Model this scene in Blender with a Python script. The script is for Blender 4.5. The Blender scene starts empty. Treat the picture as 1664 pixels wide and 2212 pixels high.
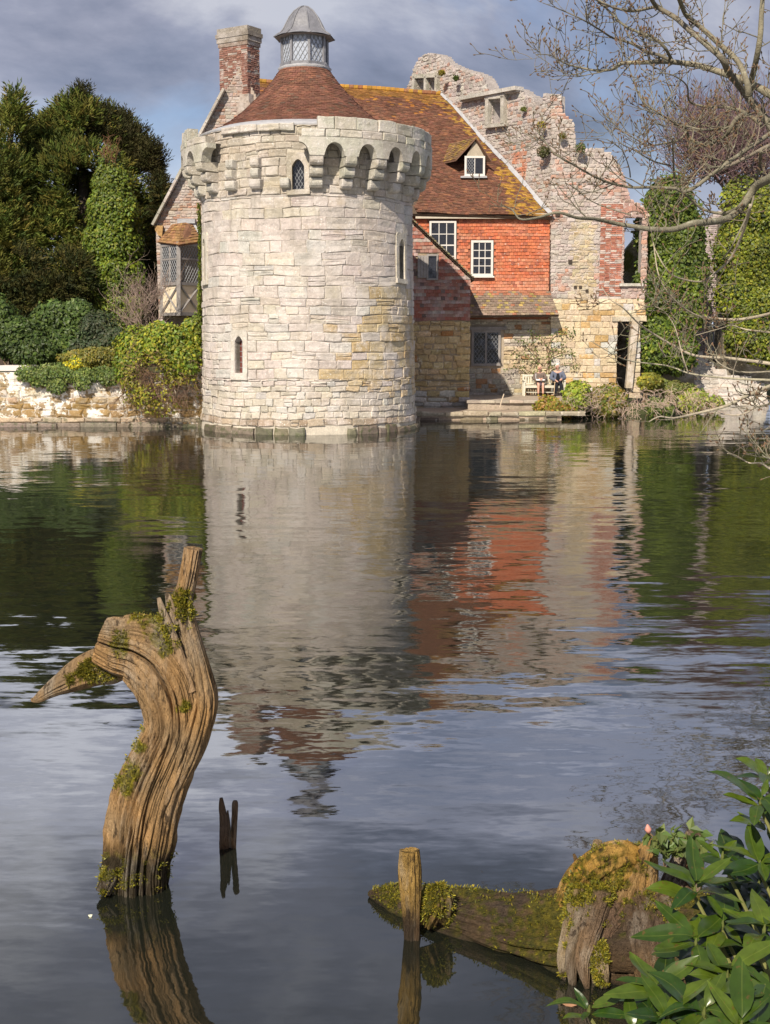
import bpy, math, random
import numpy as np
from mathutils import Vector, noise as mnoise
R = math.radians
sc = bpy.context.scene
col = sc.collection
# ---------------------------------------------------------------- camera
F, CX, CY, CAMZ = 2725.0, 832.0, 1106.0, 3.2      # lens in units of a 1664 wide picture
TH = math.atan(386 / F)
cam_d = bpy.data.cameras.new('camera'); cam = bpy.data.objects.new('camera', cam_d); col.objects.link(cam)
cam.location = (0, 0, CAMZ); cam.rotation_euler = (R(90) - TH, 0, 0)
cam_d.sensor_fit = 'HORIZONTAL'; cam_d.sensor_width = 36; cam_d.lens = 36 * F / 1664
cam_d.clip_start = .05; cam_d.clip_end = 3000
sc.camera = cam
# ---------------------------------------------------------------- light
SUN_AZ, SUN_EL = R(21), R(40)          # behind the camera, to the left
sun_d = bpy.data.lights.new('sun', 'SUN'); sun_d.energy = 4.6; sun_d.angle = R(.55); sun_d.color = (1, .90, .75)
sun = bpy.data.objects.new('sun', sun_d); col.objects.link(sun)
sdir = Vector((math.sin(SUN_AZ) * math.cos(SUN_EL), math.cos(SUN_AZ) * math.cos(SUN_EL), -math.sin(SUN_EL)))
sun.rotation_euler = sdir.to_track_quat('-Z', 'Y').to_euler(); sun.location = (-15, -20, 40)
world = bpy.data.worlds.new('World'); sc.world = world; world.use_nodes = True
nt = world.node_tree; nt.nodes.clear()
def wn(t, **k):
    n = nt.nodes.new(t)
    for a, b in k.items(): setattr(n, a, b)
    return n
sky = wn('ShaderNodeTexSky', sky_type='NISHITA', sun_disc=False, sun_elevation=SUN_EL, sun_rotation=R(180) + SUN_AZ)
tc = wn('ShaderNodeTexCoord'); sep = wn('ShaderNodeSeparateXYZ'); nt.links.new(tc.outputs['Generated'], sep.inputs[0])
def wmath(op, a, b=None):
    n = wn('ShaderNodeMath', operation=op)
    for i, v in enumerate((a, b)):
        if v is None: continue
        if isinstance(v, (int, float)): n.inputs[i].default_value = v
        else: nt.links.new(v, n.inputs[i])
    return n.outputs[0]
zz = wmath('ADD', wmath('MAXIMUM', sep.outputs[2], 0), .34)
cmb = wn('ShaderNodeCombineXYZ')
nt.links.new(wmath('DIVIDE', sep.outputs[0], zz), cmb.inputs[0]); nt.links.new(wmath('DIVIDE', sep.outputs[1], zz), cmb.inputs[1])
cmb.inputs[2].default_value = 3.7
def wnoise(scale, det, rough, dist=0.0):
    n = wn('ShaderNodeTexNoise'); n.inputs['Scale'].default_value = scale; n.inputs['Detail'].default_value = det
    n.inputs['Roughness'].default_value = rough; n.inputs['Distortion'].default_value = dist
    nt.links.new(cmb.outputs[0], n.inputs['Vector']); return n.outputs[0]
def wramp(src, stops):
    r = wn('ShaderNodeValToRGB'); nt.links.new(src, r.inputs[0]); e = r.color_ramp.elements
    while len(e) > 1: e.remove(e[0])
    e[0].position, e[0].color = stops[0][0], stops[0][1]
    for p, c in stops[1:]:
        q = e.new(p); q.color = c
    return r.outputs[0]
def g(v): return (v, v, v, 1)
cover = wramp(wnoise(1.35, 7, .55, .3), [(.27, g(.15)), (.41, g(.93)), (.55, g(1))])
tone = wramp(wnoise(2.3, 9, .58, .35), [(.32, (.70, .84, 1.25, 1)), (.43, (1.30, 1.5, 2.15, 1)), (.54, (2.1, 2.25, 2.95, 1)), (.66, (3.7, 3.8, 4.3, 1))])
dim = wn('ShaderNodeMix', data_type='RGBA', blend_type='MULTIPLY'); dim.inputs[0].default_value = 1
nt.links.new(sky.outputs[0], dim.inputs[6]); dim.inputs[7].default_value = (.62, .68, .80, 1)
# a brighter bank of sunlit cloud stands above the picture, as the water shows
lift = wramp(wmath('MAXIMUM', sep.outputs[2], 0), [(0, g(.36)), (.25, g(.38)), (.295, g(1.0)), (.36, g(.85)), (.42, g(.42)), (.50, g(.26)), (.7, g(.34))])
lift = wmath('MULTIPLY', lift, 2.7)
up_ = wn('ShaderNodeMix', data_type='RGBA', blend_type='MULTIPLY'); up_.inputs[0].default_value = 1; nt.links.new(tone, up_.inputs[6]); nt.links.new(lift, up_.inputs[7]); tone = up_.outputs[2]
mx = wn('ShaderNodeMix', data_type='RGBA'); nt.links.new(cover, mx.inputs[0]); nt.links.new(dim.outputs[2], mx.inputs[6]); nt.links.new(tone, mx.inputs[7])
# paler air low over the horizon
hz = wramp(wmath('MAXIMUM', sep.outputs[2], 0), [(0, g(.85)), (.07, g(.42)), (.16, g(.06)), (.3, g(0))])
mh = wn('ShaderNodeMix', data_type='RGBA'); nt.links.new(hz, mh.inputs[0]); nt.links.new(mx.outputs[2], mh.inputs[6]); mh.inputs[7].default_value = (5.4, 5.9, 7.0, 1)
bg = wn('ShaderNodeBackground'); bg.inputs[1].default_value = .115; nt.links.new(mh.outputs[2], bg.inputs[0])
wo = wn('ShaderNodeOutputWorld'); nt.links.new(bg.outputs[0], wo.inputs[0])
vs = sc.view_settings; vs.view_transform = 'Standard'; vs.look = 'None'; vs.gamma = 1; vs.use_curve_mapping = False; vs.exposure = .4
sc.cycles.max_bounces = 5; sc.cycles.diffuse_bounces = 2; sc.cycles.glossy_bounces = 3; sc.cycles.transmission_bounces = 3
# ---------------------------------------------------------------- helpers
cT, sT = math.cos(TH), math.sin(TH)
def W(px, py, Y):
    """the point at distance Y that lies at this place of the (1664 wide) photograph"""
    a, b = (px - CX) / F, (CY - py) / F
    t = Y / (cT + b * sT)
    return Vector((a * t, Y, CAMZ + (-sT + b * cT) * t))
def WZ(px, py, z):
    a, b = (px - CX) / F, (CY - py) / F
    t = (z - CAMZ) / (-sT + b * cT)
    return Vector((a * t, (cT + b * sT) * t, z))
def WPL(px, py, P, N):
    d = Vector(((px - CX) / F, cT + (CY - py) / F * sT, -sT + (CY - py) / F * cT)); o = Vector((0, 0, CAMZ))
    return o + d * ((P - o).dot(N) / d.dot(N))
def proj(p):
    X, Y, Z = p; dz = Z - CAMZ; zc = Y * cT - dz * sT
    return CX + F * X / zc, CY - F * (Y * sT + dz * cT) / zc, zc
def tag(o, label=None, cat=None, group=None, kind=None):
    if label: o['label'] = label
    if cat: o['category'] = cat
    if group: o['group'] = group
    if kind: o['kind'] = kind
    return o
def thing(name, label, cat, loc=(0, 0, 0), group=None):
    o = bpy.data.objects.new(name, None); col.objects.link(o); o.location = loc; o.empty_display_size = .3
    return tag(o, label, cat, group)
def origin(o):
    v = Vector((0, 0, 0))
    while o is not None: v = v + o.location; o = o.parent
    return v
def fast_mesh(name, V, loops, starts, totals, tint=None, smooth=False):
    me = bpy.data.meshes.new(name)
    me.vertices.add(len(V)); me.vertices.foreach_set('co', np.asarray(V, np.float32).ravel())
    me.loops.add(len(loops)); me.loops.foreach_set('vertex_index', np.asarray(loops, np.int32))
    me.polygons.add(len(starts)); me.polygons.foreach_set('loop_start', np.asarray(starts, np.int32))
    me.polygons.foreach_set('loop_total', np.asarray(totals, np.int32))
    me.polygons.foreach_set('use_smooth', np.full(len(starts), bool(smooth)))
    me.update(calc_edges=True)
    if tint is not None:
        a = me.attributes.new('tint', 'FLOAT_COLOR', 'POINT')
        t = np.ones((len(V), 4), np.float32); t[:, :3] = tint
        a.data.foreach_set('color', t.ravel())
    return me
def link(name, me, mat, parent=None, kind=None):
    o = bpy.data.objects.new(name, me); col.objects.link(o)
    if mat is not None: me.materials.append(mat)
    if parent is not None: o.parent = parent
    if kind: o['kind'] = kind
    return o
class MB:
    def __init__(s): s.v, s.f, s.c = [], [], []
    def add(s, v, f, c=(1, 1, 1)):
        n = len(s.v); s.v += [tuple(p) for p in v]; s.f += [tuple(i + n for i in q) for q in f]
        s.c += [c] * len(v); return s
    def box(s, lo, hi, c=(1, 1, 1)):
        x0, y0, z0 = lo; x1, y1, z1 = hi
        return s.add([(x0, y0, z0), (x1, y0, z0), (x1, y1, z0), (x0, y1, z0), (x0, y0, z1), (x1, y0, z1), (x1, y1, z1), (x0, y1, z1)], BOXF, c)
    def bar(s, a, b, w, d=None, c=(1, 1, 1), up=(0, 1, 0)):
        """a rectangular bar between two points, w wide, d deep along up"""
        a, b = Vector(a), Vector(b); t = (b - a).normalized(); u = Vector(up); sd = t.cross(u)
        if sd.length < 1e-4: sd = t.cross(Vector((1, 0, 0)))
        sd.normalize(); u = sd.cross(t).normalized(); d = w if d is None else d
        A, B = sd * w / 2, u * d / 2
        return s.add([a - A - B, a + A - B, a + A + B, a - A + B, b - A - B, b + A - B, b + A + B, b - A + B], BOXF, c)
    def prism(s, poly, vec, c=(1, 1, 1)):
        n = len(poly); vec = Vector(vec); P = [Vector(p) for p in poly]
        f = [tuple(range(n))[::-1], tuple(range(n, 2 * n))] + [(i, (i + 1) % n, n + (i + 1) % n, n + i) for i in range(n)]
        return s.add(P + [p + vec for p in P], f, c)
    def tube(s, pts, rad, n=6, c=(1, 1, 1), cap=True):
        pts = [Vector(p) for p in pts]; k = len(pts); V = []; ref = Vector((.13, 1, .21)).normalized()
        for i, p in enumerate(pts):
            t = (pts[min(i + 1, k - 1)] - pts[max(i - 1, 0)])
            if t.length < 1e-9: t = Vector((0, 0, 1))
            t.normalize(); a = t.cross(ref)
            if a.length < .05: a = t.cross(Vector((1, 0, 0)))
            a.normalize(); b = t.cross(a); r = rad[i] if hasattr(rad, '__len__') else rad
            for j in range(n):
                q = 2 * math.pi * j / n; V.append(p + a * (r * math.cos(q)) + b * (r * math.sin(q)))
        f = [(i * n + j, i * n + (j + 1) % n, (i + 1) * n + (j + 1) % n, (i + 1) * n + j) for i in range(k - 1) for j in range(n)]
        if cap: f += [tuple(range(n))[::-1], tuple(range((k - 1) * n, k * n))]
        return s.add(V, f, c)
    def lathe(s, prof, ctr, n=48, a0=0, a1=2 * math.pi, c=(1, 1, 1)):
        full = abs(a1 - a0 - 2 * math.pi) < 1e-6; m = n if full else n + 1; V = []
        for r, z in prof:
            for j in range(m):
                q = a0 + (a1 - a0) * j / n; V.append((ctr[0] + r * math.sin(q), ctr[1] - r * math.cos(q), z))
        f = []
        for i in range(len(prof) - 1):
            for j in range(n):
                k = (j + 1) % m; f.append((i * m + j, i * m + k, (i + 1) * m + k, (i + 1) * m + j))
        return s.add(V, f, c)
    def build(s, name, mat, parent=None, kind=None, smooth=False):
        o = Vector((0, 0, 0)) if parent is None else origin(parent)
        V = np.array(s.v, np.float64).reshape(-1, 3) - np.array(o)
        tot = [len(q) for q in s.f]; st = np.concatenate([[0], np.cumsum(tot)[:-1]]) if tot else []
        me = fast_mesh(name, V, [i for q in s.f for i in q], st, tot, np.array(s.c).reshape(-1, 3), smooth)
        return link(name, me, mat, parent, kind)
BOXF = [(0, 3, 2, 1), (4, 5, 6, 7), (0, 1, 5, 4), (1, 2, 6, 5), (2, 3, 7, 6), (3, 0, 4, 7)]
def pieces(parent, name, geos, mat, limit=300):
    """alike pieces: the ones that show largest become objects, the rest one joined part"""
    def show(gm):
        q = [proj(p) for p in gm[0]]; x = [a[0] for a in q]; y = [a[1] for a in q]
        w = min(max(x), 1664) - max(min(x), 0); h = min(max(y), 2212) - max(min(y), 0)
        return -(w * h) if w > 0 and h > 0 else 0
    geos = sorted(geos, key=show)
    for v, f, c in geos[:limit]: MB().add(v, f, c).build(name, mat, parent)
    if len(geos) > limit:
        m = MB()
        for v, f, c in geos[limit:]: m.add(v, f, c)
        m.build(name + '_rest', mat, parent, 'stuff')
def jit(c, a, rng):
    k = 1 + rng.uniform(-a, a); return tuple(max(0, x * k * (1 + rng.uniform(-a, a) * .25)) for x in c)
def mixc(a, b, t): return tuple(x + (y - x) * t for x, y in zip(a, b))
def block(S, u0, u1, v0, v1, d, rng, c, back=-.05, ch=.02, worn=.012):
    """one stone on the surface S(u, v, depth): worn eight sided outline, chamfered edge"""
    um, vm = (u0 + u1) / 2, (v0 + v1) / 2; ch = min(ch, (u1 - u0) * .25, (v1 - v0) * .25)
    ring = [(u0, v0), (um + rng.uniform(-.2, .2) * (u1 - u0), v0), (u1, v0), (u1, vm), (u1, v1), (um + rng.uniform(-.2, .2) * (u1 - u0), v1), (u0, v1), (u0, vm)]
    ring = [(a + rng.uniform(-worn, worn), b + rng.uniform(-worn, worn)) for a, b in ring]
    tl, tw = rng.uniform(-.012, .012), rng.uniform(-.012, .012)
    V = [S(a, b, back) for a, b in ring] + [S(a, b, d - ch * .8) for a, b in ring]
    for i, (a, b) in enumerate(ring):
        k = 1.5 if i % 2 == 0 else 1.0
        a2 = a + ch * k * (1 if a < um - 1e-3 else -1 if a > um + 1e-3 else 0) * (1 if i not in (1, 5) else 0)
        b2 = b + ch * k * (1 if b < vm - 1e-3 else -1 if b > vm + 1e-3 else 0) * (1 if i not in (3, 7) else 0)
        V.append(S(a2, b2, d + tl * (a2 - um) / max(u1 - um, .01) + tw * (b2 - vm) / max(v1 - vm, .01)))
    f = [(i, (i + 1) % 8, 8 + (i + 1) % 8, 8 + i) for i in range(8)] + [(8 + i, 8 + (i + 1) % 8, 16 + (i + 1) % 8, 16 + i) for i in range(8)] + [tuple(range(16, 24))]
    return V, f, c
def scan(poly, v):
    xs = []
    for i in range(len(poly)):
        (a, b), (c, d) = poly[i], poly[(i + 1) % len(poly)]
        if (b <= v < d) or (d <= v < b): xs.append(a + (v - b) / (d - b) * (c - a))
    xs.sort(); return list(zip(xs[::2], xs[1::2]))
def cut(iv, lo, hi):
    r = []
    for a, b in iv:
        if hi <= a or lo >= b: r.append((a, b)); continue
        if lo > a: r.append((a, lo))
        if hi < b: r.append((hi, b))
    return r
def masonry(S, poly, hr, lr, colf, rng, holes=(), d=.03, dj=.02, gap=.014, worn=.012, ch=.022, vmax=None):
    """courses of stones inside a polygon given in wall coordinates (u, v)"""
    vs_ = [p[1] for p in poly]; v, top = min(vs_), max(vs_); out = []
    while v < top - .03:
        h = rng.uniform(*hr)
        if v + h > top: h = top - v
        iv = scan(poly, v + h * .5)
        for (a, b, c0, c1) in holes:
            if min(v + h, c1) - max(v, c0) > .3 * h: iv = cut(iv, a, b)
        for a, b in iv:
            if b - a < .05: continue
            u = a
            while u < b - 1e-3:
                l = rng.uniform(*lr)
                if b - u - l < lr[0] * .5: l = b - u
                c = colf(u + l / 2, v + h / 2)
                split = rng.random() < .06 and h > .16
                for (q0, q1) in ([(v, v + h)] if not split else [(v, v + h * .48), (v + h * .48, v + h)]):
                    out.append(block(S, u + gap / 2, u + l - gap / 2, q0 + gap / 2, q1 - gap / 2, d + rng.uniform(-dj, dj), rng, c if not split else jit(c, .1, rng), ch=ch, worn=worn))
                u += l
        v += h
    return out
def core_rows(m, S, poly, step, d0, d1, holes=(), c=(.4, .37, .32), shrink=.02):
    vs_ = [p[1] for p in poly]; v = min(vs_); top = max(vs_)
    cuts = {v, top}
    for h in holes: cuts |= {h[2], h[3]}
    k = v
    while k < top: cuts.add(k); k += step
    cuts = sorted(x for x in cuts if v <= x <= top)
    for a, b in zip(cuts[:-1], cuts[1:]):
        if b - a < 1e-4: continue
        mid = (a + b) / 2; iv = scan(poly, mid)
        for (x0, x1, c0, c1) in holes:
            if c0 <= mid <= c1: iv = cut(iv, x0, x1)
        for x0, x1 in iv:
            if x1 - x0 < .06: continue
            x0 += shrink; x1 -= shrink
            m.add([S(x0, a, d1), S(x1, a, d1), S(x1, a, d0), S(x0, a, d0), S(x0, b, d1), S(x1, b, d1), S(x1, b, d0), S(x0, b, d0)], BOXF, c)
    return m
def plane_S(P, U, N):
    P, U, N = Vector(P), Vector(U).normalized(), Vector(N).normalized()
    return lambda u, v, d=0: P + U * u + Vector((0, 0, v)) + N * d
def _hash(i, j, k):
    h = (i * 374761393 + j * 668265263 + k * 2147483647) & 0xffffffff
    h = ((h ^ (h >> 13)) * 1274126177) & 0xffffffff
    return ((h ^ (h >> 16)) & 0xffff) / 32767.5 - 1.0
def vnoise(P):
    """smooth value noise for an array of points, about -1 to 1"""
    P = np.asarray(P, float); I = np.floor(P).astype(np.int64); f = P - I; f = f * f * (3 - 2 * f); out = 0
    for a in (0, 1):
        for b in (0, 1):
            for c in (0, 1):
                w = (f[..., 0] if a else 1 - f[..., 0]) * (f[..., 1] if b else 1 - f[..., 1]) * (f[..., 2] if c else 1 - f[..., 2])
                out = out + w * _hash(I[..., 0] + a, I[..., 1] + b, I[..., 2] + c)
    return out
def catmull(pts, n=6):
    pts = [np.array(p, float) for p in pts]; out = []
    for i in range(len(pts) - 1):
        p0, p1, p2, p3 = pts[max(i - 1, 0)], pts[i], pts[i + 1], pts[min(i + 2, len(pts) - 1)]
        for k in range(n):
            t = k / n
            out.append(.5 * (2 * p1 + (p2 - p0) * t + (2 * p0 - 5 * p1 + 4 * p2 - p3) * t * t + (3 * p1 - p0 - 3 * p2 + p3) * t ** 3))
    out.append(pts[-1]); return out
# ---------------------------------------------------------------- materials
def pmat(name, color=None, rough=.85, vary=((6, .5),), patches=(), bump=(), spec=.3, trans=0, coat=0, stretch=(1, 1, 1), metal=0):
    """tint attribute (or a plain colour) broken up by noise, blotches of other colours, fine relief"""
    m = bpy.data.materials.new(name); m.use_nodes = True; t = m.node_tree; n_ = t.nodes; n_.clear()
    L = t.links.new
    geo = n_.new('ShaderNodeNewGeometry'); mp = n_.new('ShaderNodeMapping'); mp.inputs['Scale'].default_value = stretch
    L(geo.outputs['Position'], mp.inputs[0])
    def nz(scale, det=5, ro=.6, sv=None):
        n = n_.new('ShaderNodeTexNoise'); n.inputs['Scale'].default_value = scale; n.inputs['Detail'].default_value = det; n.inputs['Roughness'].default_value = ro
        src = mp
        if sv:
            src = n_.new('ShaderNodeMapping'); src.inputs['Scale'].default_value = sv; L(geo.outputs['Position'], src.inputs[0])
        L(src.outputs[0], n.inputs['Vector']); return n.outputs[0]
    if color is None:
        at = n_.new('ShaderNodeAttribute'); at.attribute_name = 'tint'; c = at.outputs['Color']
    else:
        rgb = n_.new('ShaderNodeRGB'); rgb.outputs[0].default_value = (*color, 1); c = rgb.outputs[0]
    for s, a in vary:
        mr = n_.new('ShaderNodeMapRange'); mr.inputs[1].default_value = .25; mr.inputs[2].default_value = .75; mr.inputs[3].default_value = 1 - a; mr.inputs[4].default_value = 1 + a
        L(nz(s), mr.inputs[0]); mm = n_.new('ShaderNodeVectorMath'); mm.operation = 'SCALE'; L(c, mm.inputs[0]); L(mr.outputs[0], mm.inputs['Scale']); c = mm.outputs[0]
    for pc, s, thr, soft, amt, *st_ in patches:
        mr = n_.new('ShaderNodeMapRange'); mr.inputs[1].default_value = thr; mr.inputs[2].default_value = thr + soft; mr.inputs[4].default_value = amt
        L(nz(s, 6, .65, st_[0] if st_ else None), mr.inputs[0]); mm = n_.new('ShaderNodeMix'); mm.data_type = 'RGBA'; L(mr.outputs[0], mm.inputs[0]); L(c, mm.inputs[6]); mm.inputs[7].default_value = (*pc, 1); c = mm.outputs[2]
    b = n_.new('ShaderNodeBsdfPrincipled'); L(c, b.inputs['Base Color']); b.inputs['Roughness'].default_value = rough
    b.inputs['Specular IOR Level'].default_value = spec; b.inputs['Metallic'].default_value = metal
    prev = None
    for s, dist in bump:
        bm = n_.new('ShaderNodeBump'); bm.inputs['Strength'].default_value = 1; bm.inputs['Distance'].default_value = dist; L(nz(s, 6, .65), bm.inputs['Height'])
        if prev: L(prev, bm.inputs['Normal'])
        prev = bm.outputs[0]
    if prev: L(prev, b.inputs['Normal'])
    sh = b.outputs[0]
    if trans:
        tr = n_.new('ShaderNodeBsdfTranslucent'); L(c, tr.inputs[0]); ms = n_.new('ShaderNodeMixShader'); ms.inputs[0].default_value = trans; L(sh, ms.inputs[1]); L(tr.outputs[0], ms.inputs[2]); sh = ms.outputs[0]
    o = n_.new('ShaderNodeOutputMaterial'); L(sh, o.inputs[0]); return m
M = {}
M['stone'] = pmat('stone', vary=((3.0, .14), (14, .18)), patches=(((.67, .61, .57), 1.3, .47, .14, .60), ((.24, .20, .15), 9, .62, .05, .5), ((.66, .60, .50), 2.3, .58, .1, .5), ((.82, .80, .77), 20, .60, .04, .75), ((.30, .27, .22), .8, .52, .14, .45), ((.42, .33, .20), 1.7, .60, .1, .35), ((.25, .22, .18), 2.6, .56, .12, .42, (1, 1, .16))), bump=((9, .035), (45, .012)))
M['goldstone'] = pmat('gold_stone', vary=((3.0, .18), (12, .25)), patches=(((.24, .19, .13), 7, .60, .08, .6), ((.70, .64, .54), 4, .56, .12, .6)), bump=((9, .035), (45, .012)))
M['rubble'] = pmat('rubble', vary=((2.0, .15), (11, .2)), patches=(((.54, .49, .46), 1.3, .47, .16, .6), ((.20, .16, .13), 5, .58, .07, .6)), bump=((12, .04), (50, .012)))
M['wetstone'] = pmat('wet_stone', vary=((3.0, .25), (14, .3)), patches=(((.07, .085, .03), 5, .52, .10, .7), ((.45, .42, .37), 14, .64, .04, .5)), bump=((9, .035), (45, .012)), rough=.5)
M['mortar'] = pmat('mortar', vary=((3.0, .2), (25, .2)), bump=((20, .02),))
M['brick'] = pmat('brick', vary=((2.5, .25), (20, .2)), patches=(((.58, .50, .46), 3.0, .54, .10, .6), ((.70, .66, .62), 14, .64, .05, .7)), bump=((40, .008),))
M['rooftile'] = pmat('roof_tile', vary=((1.6, .28), (14, .3)), patches=(((.40, .37, .32), 22, .66, .05, .55), ((.10, .08, .05), 3.5, .58, .12, .5)), bump=((35, .01),))
M['walltile'] = pmat('wall_tile', vary=((2.2, .2), (16, .22)), patches=(((.62, .55, .47), 9, .62, .06, .6),), bump=((35, .008),))
M['whitewash'] = pmat('peeling_whitewash', vary=((2, .12), (14, .14)), patches=(((.86, .82, .76), 1.5, .50, .05, .9), ((.26, .16, .05), 4.2, .50, .06, .85), ((.50, .40, .28), 9, .58, .06, .7)), bump=((8, .05), (40, .015)))
M['lead'] = pmat('lead', color=(.20, .20, .22), rough=.45, spec=.5, vary=((2.5, .25), (12, .2)), patches=(((.5, .5, .52), 4, .60, .12, .5),), bump=((7, .02),))
M['flash'] = pmat('lead_flashing', color=(.38, .38, .40), rough=.6, vary=((5, .2),), bump=((9, .02),))
M['timber'] = pmat('weathered_timber', color=(.27, .25, .24), vary=((4, .25), (30, .2)), bump=((40, .006),))
M['palewood'] = pmat('pale_timber', color=(.55, .49, .40), vary=((4, .2), (30, .15)), bump=((40, .005),))
M['plaster'] = pmat('cream_plaster', color=(.80, .68, .50), vary=((2, .1), (15, .08)), bump=((20, .01),))
M['white'] = pmat('white_paint', color=(.66, .63, .59), rough=.55, vary=((6, .08), (40, .06)), bump=((60, .002),))
M['came'] = pmat('lead_came', color=(.24, .25, .27), rough=.5, vary=((8, .2),))
M['palecame'] = pmat('pale_came', color=(.40, .41, .43), rough=.5, vary=((8, .15),))
def glass(name, c, r, spec=.5):
    m = bpy.data.materials.new(name); m.use_nodes = True; b = m.node_tree.nodes['Principled BSDF']
    b.inputs['Base Color'].default_value = (*c, 1); b.inputs['Roughness'].default_value = r; b.inputs['Specular IOR Level'].default_value = spec
    n = m.node_tree.nodes.new('ShaderNodeTexNoise'); n.inputs['Scale'].default_value = 3.0
    ge = m.node_tree.nodes.new('ShaderNodeNewGeometry'); m.node_tree.links.new(ge.outputs['Position'], n.inputs['Vector'])
    bp = m.node_tree.nodes.new('ShaderNodeBump'); bp.inputs['Distance'].default_value = .02
    m.node_tree.links.new(n.outputs[0], bp.inputs['Height']); m.node_tree.links.new(bp.outputs[0], b.inputs['Normal']); return m
M['glass'] = glass('dark_glass', (.02, .02, .025), .06, .7)
M['skyglass'] = glass('lantern_glass', (.42, .46, .54), .12, 1.0)  # pale base colour paints the reflected sky into the lantern panes
M['redglass'] = glass('red_glass', (.14, .025, .015), .15, .6)
M['bark'] = pmat('bark', vary=((5, .25), (30, .3)), patches=(((.40, .40, .30), 9, .60, .06, .6),), bump=((25, .02), (80, .006)))
M['wood'] = pmat('driftwood', vary=((9, .28), (45, .32)), patches=(((.46, .40, .32), 5, .50, .14, .55), ((.22, .12, .05), 4, .60, .1, .5), ((.045, .03, .02), 24, .57, .06, .8)), bump=((30, .05), (95, .02)), rough=.85, spec=.15, stretch=(1, 1, .22))
M['logwood'] = pmat('log_wood', vary=((9, .28), (45, .35)), patches=(((.045, .03, .02), 20, .60, .07, .7),), bump=((22, .05), (80, .03)), rough=.85, spec=.2, stretch=(.6, 1, 1))
M['leaf'] = pmat('leaf', vary=((1.2, .25),), rough=.5, spec=.4, trans=.22)
M['needle'] = pmat('needle', vary=((.8, .3),), rough=.7, spec=.2, trans=.12)
M['twig'] = pmat('twig', vary=((6, .25),), rough=.85)
M['paving'] = pmat('paving', vary=((2, .2), (14, .2)), patches=(((.12, .15, .04), 3, .60, .1, .5),), bump=((10, .03), (60, .01)))
M['cloth'] = pmat('cloth', vary=((30, .18),), rough=.95, spec=.1, bump=((60, .006),))
M['skin'] = pmat('skin', vary=((12, .06),), rough=.55)
M['benchwood'] = pmat('bench_wood', color=(.62, .60, .50), vary=((5, .12), (40, .1)), bump=((50, .004),))
# ================================================================ ground and water
SH = [(-400, 44.2), (-6.2, 44.2), (-5, 46), (1, 47.6), (6.5, 48.2), (9, 48.6), (12.4, 51.5), (15, 57), (19, 64), (30, 74), (60, 84), (400, 90)]
def shore(x): return float(np.interp(x, [a for a, b in SH], [b for a, b in SH]))
def sstep(a, b, x):
    t = min(max((x - a) / (b - a), 0), 1); return t * t * (3 - 2 * t)
def ground_h(x, y):
    far = sstep(-.1, .8, y - shore(x))
    isl = 1.75 + (.26 - 1.75) * sstep(-6.6, -5.2, x) + .9 * sstep(60, 110, y) + 5 * sstep(110, 600, y)
    near = sstep(2.6, 1.6, y)
    right = sstep(0, 1.6, x - (.305 * y + 1.5)) * sstep(34, 26, y)
    left = sstep(0, 2, -x - (.305 * y + 3.5)) * sstep(39, 33, y)
    h = -1.3
    h = max(h, -1.3 + (isl + 1.3) * far, -1.3 + 2.85 * near, -1.3 + 2.3 * right, -1.3 + 2.4 * left)
    return h + (.12 * mnoise.noise((x * .4, y * .4, 0)) if h > .1 and (abs(x) > 22 or y < 40 or y > 62) else 0)
xs = np.unique(np.concatenate([np.linspace(-600, -32, 14), np.linspace(-32, 32, 92), np.linspace(32, 600, 14)]))
ys = np.unique(np.concatenate([np.linspace(-200, -6, 8), np.linspace(-6, 70, 110), np.linspace(70, 900, 16)]))
V = np.array([(x, y, ground_h(x, y)) for y in ys for x in xs]); nx = len(xs)
Q = np.array([(j * nx + i, j * nx + i + 1, (j + 1) * nx + i + 1, (j + 1) * nx + i) for j in range(len(ys) - 1) for i in range(nx - 1)])
gm = pmat('earth_and_grass', color=(.075, .085, .03), vary=((.6, .3), (6, .35)), patches=(((.10, .07, .04), .9, .52, .12, .8),), bump=((8, .06), (40, .02)))
tag(link('ground', fast_mesh('ground', V, Q.ravel(), np.arange(len(Q)) * 4, np.full(len(Q), 4), None, True), gm), kind='structure')
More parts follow.
